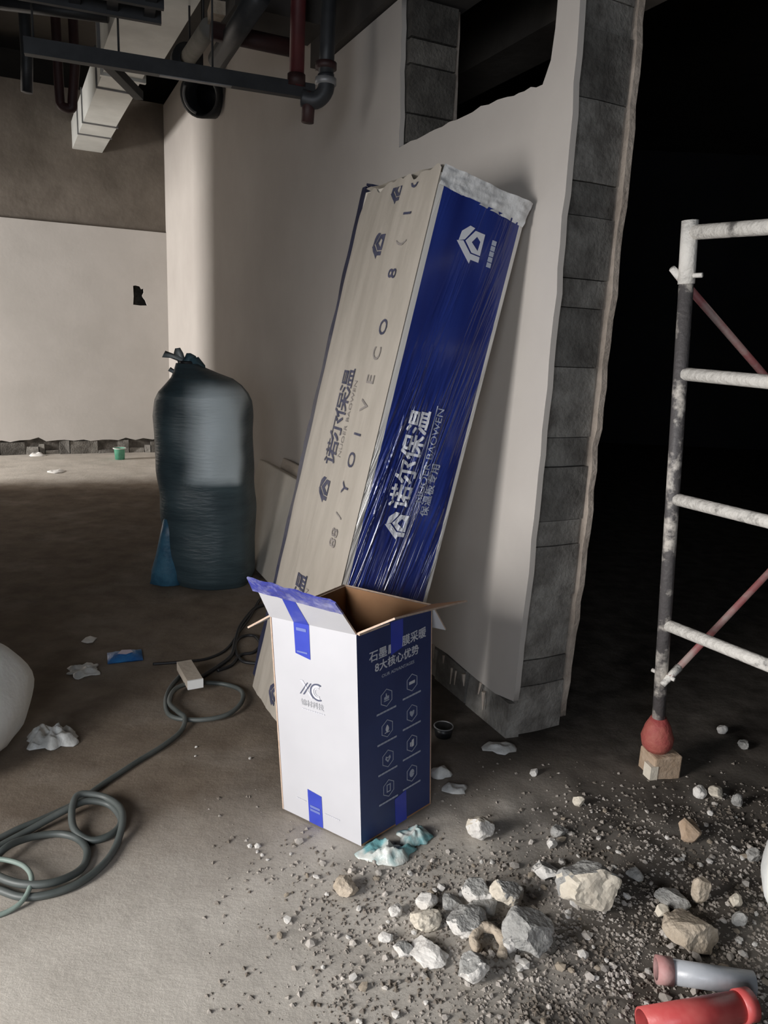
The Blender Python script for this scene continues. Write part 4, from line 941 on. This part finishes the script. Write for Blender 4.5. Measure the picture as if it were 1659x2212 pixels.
rock('rubble_lump', 872, 2046, 38, 34, ['rock_grey', 'rock_white'], 'small grey-topped white chip touching the flat white flake', 55, 0.3, 0.1, 0.6, (-0.8, -0.6, 0))
rock('rubble_lump', 1020, 2096, 60, 66, ['rock_grey', 'rock_white'], 'white block with grey specked top nearest the camera', 61, 0.2, 0.1, 0.75, (0.1, -0.95, 0.0))
rock('rubble_lump', 1100, 2046, 30, 56, ['rock_grey', 'rock_white'], 'narrow upright grey chip with white base before the grey lump', 63, 0.0, 0.1, 0.8, (0, -0.5, -0.8))
rock('rubble_lump', 833, 2021, 30, 20, 'rock_white', 'small oblong white chip alone on the cement left of heap', 67, 0.2, 0.0, 0.8)
rock('rubble_lump', 855, 1967, 28, 28, 'rock_white', 'thin curved white chip at the left end of the heap', 71, 0.9, 0.3, 0.7)
rock('rubble_lump', 747, 1914, 50, 38, 'rock_tan', 'round tan dirt clod left of the teal wrap', 73, 0.0, 0.0, 0.85)
rock('rubble_lump', 1035, 1797, 56, 58, ['rock_cream', 'rock_white'], 'whitish lump with a dark pit, standing behind the heap', 79, 0.3, 0.3, 0.85, TW)
rock('rubble_lump', 1178, 1886, 56, 34, ['rock_grey', 'rock_white'], 'long white-edged sliver beside the largest broken block', 83, -0.5, 0.1, 0.7, TW, cuts=12)
rock('rubble_lump', 1486, 2010, 102, 92, 'rock_tan', 'broad rough tan-grey lump above the grey pipe', 85, 0.4, 0.1, 0.6)
rock('rubble_lump', 1450, 1947, 62, 28, 'rock_grey', 'flat grey slab just behind the broad tan-grey lump', 87, -0.1, 0.0, 0.7)
rock('rubble_lump', 1507, 1936, 34, 64, 'rock_tan', 'upright brown shard standing behind the broad lump', 89, 0.1, 0.1, 0.9)
rock('rubble_lump', 1428, 1975, 26, 26, 'rock_cream', 'round pale stone at the left corner of the flat slab', 91, 0, 0, 0.9)
rock('brick_fragment', 1487, 1806, 44, 48, 'brick', 'orange-brown brick fragment lying in the dark soil', 93, 0.6, 0.1, 0.8, cat='brick')
rock('rubble_lump', 1248, 1738, 24, 24, 'rock_cream', 'small cream stone on dark soil ahead of the partition end', 95, 0, 0, 0.9)
rock('rubble_lump', 1205, 1806, 32, 30, 'rock_grey', 'greyish stone with a white neighbour, behind the largest block', 97, 0, 0, 0.8)
rock('rubble_lump', 1190, 1828, 22, 32, 'rock_white', 'white chip leaning on the greyish stone', 99, 0.3, 0.2, 0.9)
rock('rubble_lump', 1369, 1897, 32, 32, 'rock_grey', 'lone grey stone right of the largest broken block', 101, 0, 0, 0.8)
rock('rubble_lump', 1151, 1672, 20, 20, 'rock_white', 'single bright pebble on bare dirt near the partition end', 103, 0.5, 0, 0.8)
rock('rubble_lump', 1586, 1958, 26, 34, 'rock_cream', 'pinkish pale chip beside the white sack', 105, 0.3, 0.2, 0.8)
rock('rubble_lump', 1594, 1996, 28, 36, 'rock_grey', 'pale oblong stone in front of the pinkish chip', 107, 0.6, 0.2, 0.8)
rock('rubble_lump', 1626, 1858, 28, 30, 'rock_grey', 'grey stone at the right edge behind the white sack', 109, 0, 0, 0.8)
rock('rubble_lump', 1544, 1718, 34, 30, 'rock_cream', 'largest pale stone in the scatter beyond the brick fragment', 111, 0.5, 0.2, 0.7)
rock('rubble_lump', 1509, 1717, 26, 30, 'rock_white', 'whitish stone left of the largest pale scatter stone', 113, 0.2, 0.1, 0.8)
rock('rubble_lump', 1590, 1733, 22, 34, 'rock_grey', 'narrow grey stone right of the largest pale scatter stone', 115, 0.2, 0.1, 0.8)
rock('rubble_lump', 1558, 1577, 22, 24, 'rock_white', 'farthest white stone in the dark beside the scaffold', 117, 0.2, 0.1, 0.8)
rock('rubble_lump', 1606, 1612, 22, 22, 'rock_grey', 'dull stone just right of the farthest white stone', 119, 0.2, 0.1, 0.8)
# horseshoe-shaped clod
c = ground(1052, 2050); rr = []
pts = catmull([Vector((c.x + dx, c.y + dy, gz(c.x, c.y) + z_)) for dx, dy, z_ in ((-0.026, -0.030, 0.012), (-0.034, 0.0, 0.018), (-0.012, 0.030, 0.022), (0.018, 0.024, 0.022), (0.034, -0.004, 0.018), (0.028, -0.042, 0.012))], 5)
mb = MB(); mb.tube(pts, [0.012 + 0.004 * noise.noise(p * 60) for p in pts], 9); tag(mb.build('curved_clod', 'rock_tan', None, True), 'tan horseshoe-shaped clod between the slab and grey lump', 'rubble')

# pebbles: a few hundred single ones, the rest as gravel
random.seed(11)
lib = [(rock_mesh(300 + i, (1.0, U(0.65, 0.95), U(0.5, 0.8)), 6, 1), m) for i, m in enumerate(['pebble'] * 7 + ['rock_white'] * 4 + ['rock_tan'] * 3)]
for me, m in lib: me.name = 'pebble'; me.materials.append(M[m])
def density(u, v):
    d = 0.85 * math.exp(-(((u - 1010) / 190) ** 2 + ((v - 1965) / 110) ** 2))
    d += 0.75 * smoothstep(1060, 1250, u + 0.3 * (v - 1900)) * smoothstep(1665, 1760, v) * (1 - 0.45 * smoothstep(2050, 2200, v))
    d += 0.30 * smoothstep(560, 760, u) * smoothstep(1800, 1900, v)
    d += 0.40 * math.exp(-(((u - 890) / 80) ** 2 + ((v - 1880) / 30) ** 2))
    d += 0.25 * math.exp(-(((u - 600) / 70) ** 2 + ((v - 1850) / 50) ** 2))
    d += 0.22 * math.exp(-(((u - 640) / 90) ** 2 + ((v - 2000) / 25) ** 2))
    return d
def in_carton(p): 
    return -0.31 < p.x < 0.20 and abs((p.x + 0.04) * 0.7 + (p.y - 2.0) * 0.0) < 0.5 and p.y > 1.80 + (0.66 * abs(p.x + 0.021) if p.x < -0.021 else 1.0 * (p.x + 0.021)) - 0.01
def near_pack(p): return p.y > 2.1 and p.x < 0.1
cnt = 0; pebbles = 285
while cnt < pebbles:
    u, v = U(520, 1680), U(1640, 2260)
    if R() > density(u, v): continue
    g = ground(u, v)
    if in_carton(g) or near_pack(g) or (g - F0).dot(WN) > -0.02 and (g - F0).dot(WD) > -0.1: continue
    me, m = random.choice(lib); o = bpy.data.objects.new('pebble', me); COL.objects.link(o)
    sz = U(0.009, 0.022) * (1.35 if R() < 0.2 else 1.0); o.scale = (sz, sz, sz); o.rotation_euler = (U(-.3, .3), U(-.3, .3), U(0, 6.3))
    o.location = (g.x, g.y, gz(g.x, g.y) + sz * 0.18)
    kind = {'pebble': 'grey-brown pebble', 'rock_white': 'white plaster crumb', 'rock_tan': 'tan clod'}[m]
    zone = 'on the dark soil right of the largest block' if u > 1310 else 'behind the rubble heap towards the partition' if v < 1880 and u > 940 else 'between and in front of the heap lumps' if u > 800 else 'on the pale cement left of the heap'
    tag(o, 'small %s %s' % (kind, zone), 'pebble', '%ss %s' % (kind, zone)); cnt += 1
for u, v, s_ in ((540, 1829, .016), (556, 1829, .018), (556, 1842, .011), (566, 1848, .011), (578, 1858, .012), (628, 1846, .012), (540, 1640, .012), (422, 1634, .010), (424, 1614, .010), (775, 1965, .016), (698, 2090, .012)):
    g = ground(u, v); me, m = lib[7 + int(R() * 4)]; o = bpy.data.objects.new('pebble', me); COL.objects.link(o); o.scale = (s_,) * 3; o.rotation_euler = (0, 0, U(0, 6)); o.location = (g.x, g.y, gz(g.x, g.y) + s_ * 0.2)
    tag(o, 'white crumb lying alone on the bare cement left of the heap', 'pebble', 'white crumbs on the bare cement')
mb = MB(); cnt = 0
while cnt < 13500:
    u, v = U(440, 2050), U(1640, 2300)
    if R() > density(u, v) + 0.05: continue
    g = ground(u, v)
    if in_carton(g) or near_pack(g) or (g - F0).dot(WN) > -0.02 and (g - F0).dot(WD) > -0.1: continue
    s_ = 0.0018 + 0.0065 * R() ** 2.2; a = U(0, 6.3); zz = gz(g.x, g.y) + s_ * 0.15
    ca, sa = math.cos(a), math.sin(a); k = [U(0.6, 1.25) for _ in range(6)]
    off = [(k[0], 0, 0), (0, k[1], 0), (-k[2], 0, 0), (0, -k[3], 0), (0.2, 0.1, 0.8 * k[4]), (0, 0, -0.5)]
    vs = [Vector((g.x + (x * ca - y * sa) * s_, g.y + (x * sa + y * ca) * s_, zz + z_ * s_)) for x, y, z_ in off]
    mb.add(vs, [(0, 1, 4), (1, 2, 4), (2, 3, 4), (3, 0, 4), (1, 0, 5), (2, 1, 5), (3, 2, 5), (0, 3, 5)]); cnt += 1
me = bpy.data.meshes.new('gravel'); me.from_pydata(mb.v, [], mb.f); me.update()
tag(link('gravel', me, 'gravel'), 'fine gravel and grit strewn over the floor', 'gravel', kind='stuff')

# pipe offcuts
p0, p1 = ground(1415, 2108, 0.03), ground(1625, 2140, 0.03)
dirp = (p1 - p0).normalized(); ra = 0.026
gp = empty('pipe_offcut', p0, 'grey pipe offcut with dusty pink end lying on the rubble', 'pipe')
zc = 0.030 + 0.018
p0.z = p1.z = zc
def hollow(a, b, ro, ri, n=24):
    mb = MB(); t = (b - a).normalized(); x = (ZUP - t * t.z).normalized(); y = t.cross(x)
    cir = lambda p, r_: [p + (x * math.cos(6.28319 * i / n) + y * math.sin(6.28319 * i / n)) * r_ for i in range(n)]
    mb.rings([cir(a, ri), cir(a, ro), cir(b, ro), cir(b, ri), cir(a, ri)], caps=False); return mb
hollow(p0 + dirp * 0.026, p1, ra, ra - 0.004).build('pipe_body', 'pipe_grey', gp, True)
tag(hollow(p0, p0 + dirp * 0.034, ra + 0.0035, ra - 0.004).build('collar', 'pipe_pink', gp, True), 'dusty pink collar')
q0, q1 = ground(1385, 2230, 0.03), ground(1618, 2188, 0.03); q0.z = q1.z = 0.030 + 0.022; dq = (q1 - q0).normalized()
rp = empty('pipe_offcut', q0, 'bright red pipe offcut at the bottom edge below the grey pipe', 'pipe')
hollow(q0, q1 - dq * 0.02, 0.030, 0.026).build('pipe_body', 'pipe_red', rp, True)
hollow(q1 - dq * 0.03, q1, 0.033, 0.026).build('collar', 'pipe_red', rp, True)

# ------------------------------------------------------------------ services under the ceiling
dd = (Vector((-3.444, 8.388, 0)) - Vector((-2.178, 5.918, 0))).normalized(); dn = Vector((dd.y, -dd.x, 0))
duct = empty('air_duct', (-2.0, 6.0, 3.19), 'pale galvanised air duct running to the far wall', 'duct')
def seg(name, a, l, wd_, z0, z1, m, parent):
    mb = MB(); mb.hexa([Vector((p.x, p.y, q)) for q in (z0, z1) for p in (a, a + dn * wd_, a + dn * wd_ + dd * l, a + dd * l)]); return mb.build(name, m, parent)
o0 = Vector((-2.178, 5.918, 0))
endl = (Vector((-3.444, 8.388, 0)) - o0).length - 0.05
seg('duct_section', o0 - dd * 0.36, 0.36 + 0.35, 0.27, 3.19, 3.45, 'galv', duct)
seg('duct_section', o0 + dd * 0.36, 1.13, 0.28, 3.19, 3.45, 'galv', duct)
seg('duct_section', o0 + dd * 1.50, endl - 1.50, 0.29, 3.19, 3.45, 'galv', duct)
for t in (0.35, 1.49, 1.95): seg('duct_flange', o0 + dd * t - dn * 0.012, 0.014, 0.31, 3.178, 3.47, 'steel_grey', duct)
seg('duct_section', o0 - dd * 3.2 - dn * 0.06, 2.78, 0.38, 3.17, 3.47, 'galv', duct)
seg('duct_flange', o0 - dd * 0.42 - dn * 0.08, 0.05, 0.42, 3.15, 3.49, 'steel_grey', duct)
seg('duct_flange', o0 - dd * 0.02 - dn * 0.02, 0.04, 0.32, 3.17, 3.46, 'galv', duct)
# strut channel hung across, with its brace
ba, bb = Vector((-1.62, 3.50, 2.55)), Vector((-0.43, 3.945, 2.55)); bd_ = (bb - ba).normalized(); bn_ = Vector((-bd_.y, bd_.x, 0))
st = empty('strut_channel', ba, 'dark steel strut channel hung crosswise under the pale duct', 'steel channel')
mb = MB()
for off, hz, hy in ((0.0, 0.0, 0.030), ): mb.box(ba.lerp(bb, 0.5) + ZUP * 0.028, ((bb - ba).length / 2, 0.020, 0.004), (bd_, bn_, ZUP))
mb.box(ba.lerp(bb, 0.5) - bn_ * 0.02, ((bb - ba).length / 2, 0.003, 0.032), (bd_, bn_, ZUP))
mb.box(ba.lerp(bb, 0.5) - ZUP * 0.030, ((bb - ba).length / 2, 0.022, 0.003), (bd_, bn_, ZUP)); mb.build('channel', 'steel', st)
mb = MB(); l0 = ba.lerp(bb, 0.50); mb.box(l0.lerp(bb, 0.12) - ZUP * 0.036 - bn_ * 0.012, (0.16, 0.014, 0.002), (bd_, bn_, ZUP)); tag(mb.build('cable_strip', 'steel_grey', st), 'pale strip along the underside')
for t in (0.03, 0.30, 0.62, 0.93):
    p = ba.lerp(bb, t); mb = MB(); mb.tube([p + ZUP * 0.03, Vector((p.x, p.y, 4.2))], 0.005, 6); mb.build('hanger_rod', 'steel', st, True)
ra_, rb_ = Vector((-1.375, 3.70, 2.575)), Vector((-1.345, 4.14, 2.54)); rd = (rb_ - ra_).normalized(); rn = Vector((rd.y, -rd.x, 0))
mb = MB(); mb.box(ra_.lerp(rb_, 0.5), ((rb_ - ra_).length / 2, 0.022, 0.004), (rd, rn, ZUP)); mb.box(ra_.lerp(rb_, 0.5) + rn * 0.022 + ZUP * 0.016, ((rb_ - ra_).length / 2, 0.003, 0.02), (rd, rn, ZUP))
mb.build('side_brace', 'steel', st)
# ladder cable tray above the channel's left end
tr = empty('cable_tray', (-1.6, 3.4, 2.66), 'dark ladder cable tray over the left end of the strut channel', 'cable tray')
tdir = bd_; tn = bn_; t0 = Vector((-1.66, 3.30, 2.66))
for k in range(3):
    mb = MB(); a = t0 - tn * (0.16 * k) + ZUP * 0.03; mb.box(a + tdir * 0.32, (0.34, 0.012, 0.026), (tdir, tn, ZUP)); mb.build('side_rail', 'steel', tr)
for k in range(5):
    mb = MB(); mb.box(t0 + tdir * (0.03 + 0.145 * k) - tn * 0.16 + ZUP * 0.03, (0.022, 0.165, 0.010), (tdir, tn, ZUP)); mb.build('rung', 'steel', tr)
for k, a in enumerate((0.0, 0.63)):
    p = t0 + tdir * a + ZUP * 0.05; mb = MB(); mb.tube([p, Vector((p.x, p.y, 4.2))], 0.005, 6); mb.build('hanger_rod', 'steel', tr, True)
# pipes
def pipe(name, pts, r, m, label, cat='pipe', bend=0, group=None):
    mb = MB(); mb.tube(pts, r, 14); o = mb.build(name, m, None, True); return tag(o, label, cat, group)
pA = at(648, 70, 3.9); pB = at(640, 186, 3.9)
sprk = empty('sprinkler_pipe', pB, 'short red upright fire pipe behind the right end of the strut channel', 'pipe')
mb = MB(); mb.tube([Vector((pA.x, pA.y, 4.2)), pB], 0.036, 16); mb.build('pipe_body', 'red_pipe', sprk, True)
mb = MB(); mb.tube([pB + ZUP * 0.0, pB + ZUP * 0.05], 0.043, 16); mb.build('coupling', 'dull_red', sprk, True)
c0, c1, c2 = at(707, 100, 3.45), at(703, 195, 3.45), at(668, 212, 3.45)
gv = empty('drain_pipe', c1, 'dark grooved pipe with elbow and coupling by the partition wall', 'pipe')
mb = MB(); mb.tube([Vector((c0.x + 0.01, c0.y, 4.2)), c0, c1 + ZUP * 0.05], 0.032, 16); mb.build('pipe_body', 'steel', gv, True)
mb = MB(); mb.tube(catmull([c1 + ZUP * 0.06, c1, c1 - ZUP * 0.04 - Vector((0.04, 0, 0)), c2 + Vector((-0.03, 0, 0.0))], 5), 0.035, 16); mb.build('elbow', 'steel', gv, True)
for t in (0.0, 0.06):
    mb = MB(); mb.tube([c1 + ZUP * (0.02 + t), c1 + ZUP * (0.045 + t)], 0.045, 16); mb.build('coupling', 'steel_grey' if t == 0 else 'dull_red', gv, True)
d0_ = at(668, 218, 3.45); d1_ = at(664, 265, 3.45); mb = MB(); mb.tube([d0_ + ZUP * 0.03, d1_], 0.027, 14); mb.build('drop_pipe', 'dull_red', gv, True)
u0, u1, u2, u3 = at(124, 120, 5.2), at(130, 228, 5.2), at(158, 234, 5.2), at(162, 140, 5.2)
mb = MB(); mb.tube([Vector((u0.x, u0.y, 4.2))] + catmull([u0, u1 + ZUP * 0.06, u1 + (u2 - u1) * 0.12 , u2 - (u2 - u1) * 0.12, u2 + ZUP * 0.06, u3], 5) + [Vector((u3.x, u3.y, 4.2))], 0.030, 12)
tag(mb.build('looped_pipe', 'dull_red', None, True), 'maroon U-shaped pipe hanging left of the pale duct', 'pipe')
v0, v1 = at(58, 120, 5.2), at(58, 200, 5.2)
pipe('drop_pipe', [Vector((v0.x, v0.y, 4.2)), v0, v1], 0.036, 'steel', 'short dark pipe stub hanging left of the maroon loop')
lag0 = at(447, 66, 4.3); lag1 = at(402, 132, 4.75)
lg = empty('lagged_pipe', lag1, 'grey lagged pipe with round black end, right of the duct', 'pipe')
mb = MB(); mb.tube([lag0 + (lag0 - lag1) * 0.1, lag0, lag1], 0.045, 18); mb.build('lagging', 'insul', lg, True)
dl_ = (lag1 - lag0).normalized(); mb = MB(); mb.tube([lag1 - dl_ * 0.05, lag1 + dl_ * 0.03], 0.085, 22); mb.build('end_collar', 'steel', lg, True)
mb = MB(); mb.tube([lag1 + dl_ * 0.025, lag1 + dl_ * 0.05], 0.040, 16); mb.build('end_plug', 'steel_grey', lg, True)
for k in (0.15, 0.8):
    p = lag0.lerp(lag1, k); mb = MB(); mb.tube([p, Vector((p.x, p.y, 4.2))], 0.006, 6); mb.build('hanger_rod', 'steel', lg, True)
rc = at(438, 206, 6.3)
rg = empty('pipe_sleeve', rc, 'round black pipe sleeve with pale rim in the corner below the channel', 'pipe')
mb = MB(); ax_ = Vector((-0.2, -0.95, -0.25)).normalized(); hol = hollow(rc - ax_ * 0.25, rc + ax_ * 0.06, 0.16, 0.135); hol.build('sleeve', 'steel', rg, True)
mb = MB(); mb.tube([rc - ax_ * 0.20, rc - ax_ * 0.17], 0.136, 22); mb.build('inner_plug', 'black_pot', rg, True)  # black disc added to stand for the shade inside the sleeve
rx_ = Vector((1, 0, 0)) - ax_ * ax_.x; rx_.normalize(); ry_ = ax_.cross(rx_)
mb = MB(); mb.tube([rc + ax_ * 0.062 + (rx_ * math.cos(a) + ry_ * math.sin(a)) * 0.128 for a in [math.radians(150 + 8 * i) for i in range(14)]], 0.012, 8); tag(mb.build('rim', 'steel_grey', rg, True), 'pale rim arc')
mb = MB(); mb.tube([rc + ZUP * 0.15, Vector((rc.x, rc.y, 4.2))], 0.006, 6); mb.build('hanger_rod', 'steel', rg, True)
# red main and cross pipes higher up
pipe('fire_main', [at(455, 66, 4.0), at(632, 104, 4.15)], 0.042, 'dull_red', 'dark red fire main running crosswise high above the channel')
hx = empty('hanger_box', at(478, 32, 4.2), 'small tan box fixed under the dark ceiling', 'box')
mb = MB(); p = at(478, 30, 4.2); mb.box(p, (0.06, 0.075, 0.03), (Vector((.94, .34, 0)), Vector((-.34, .94, 0)), ZUP)); mb.build('box_body', 'rock_tan', hx)
mb = MB(); mb.tube([p, Vector((p.x, p.y, 4.2))], 0.006, 6); mb.build('hanger_rod', 'steel', hx, True)
for k, (ua, va, ub, vb, y_, r_, lb) in enumerate(((0, 8, 232, 36, 4.4, 0.03, 'thin dark pipe nearest the top edge, crossing above the cable tray'), (560, -10, 470, 130, 3.6, 0.05, 'thick dark pipe slanting from the top edge behind the lagged pipe'))):
    pipe('service_pipe', [at(ua, va, y_), at(ub, vb, y_ + (0.0 if k == 0 else 0.7))], r_, 'steel', lb)
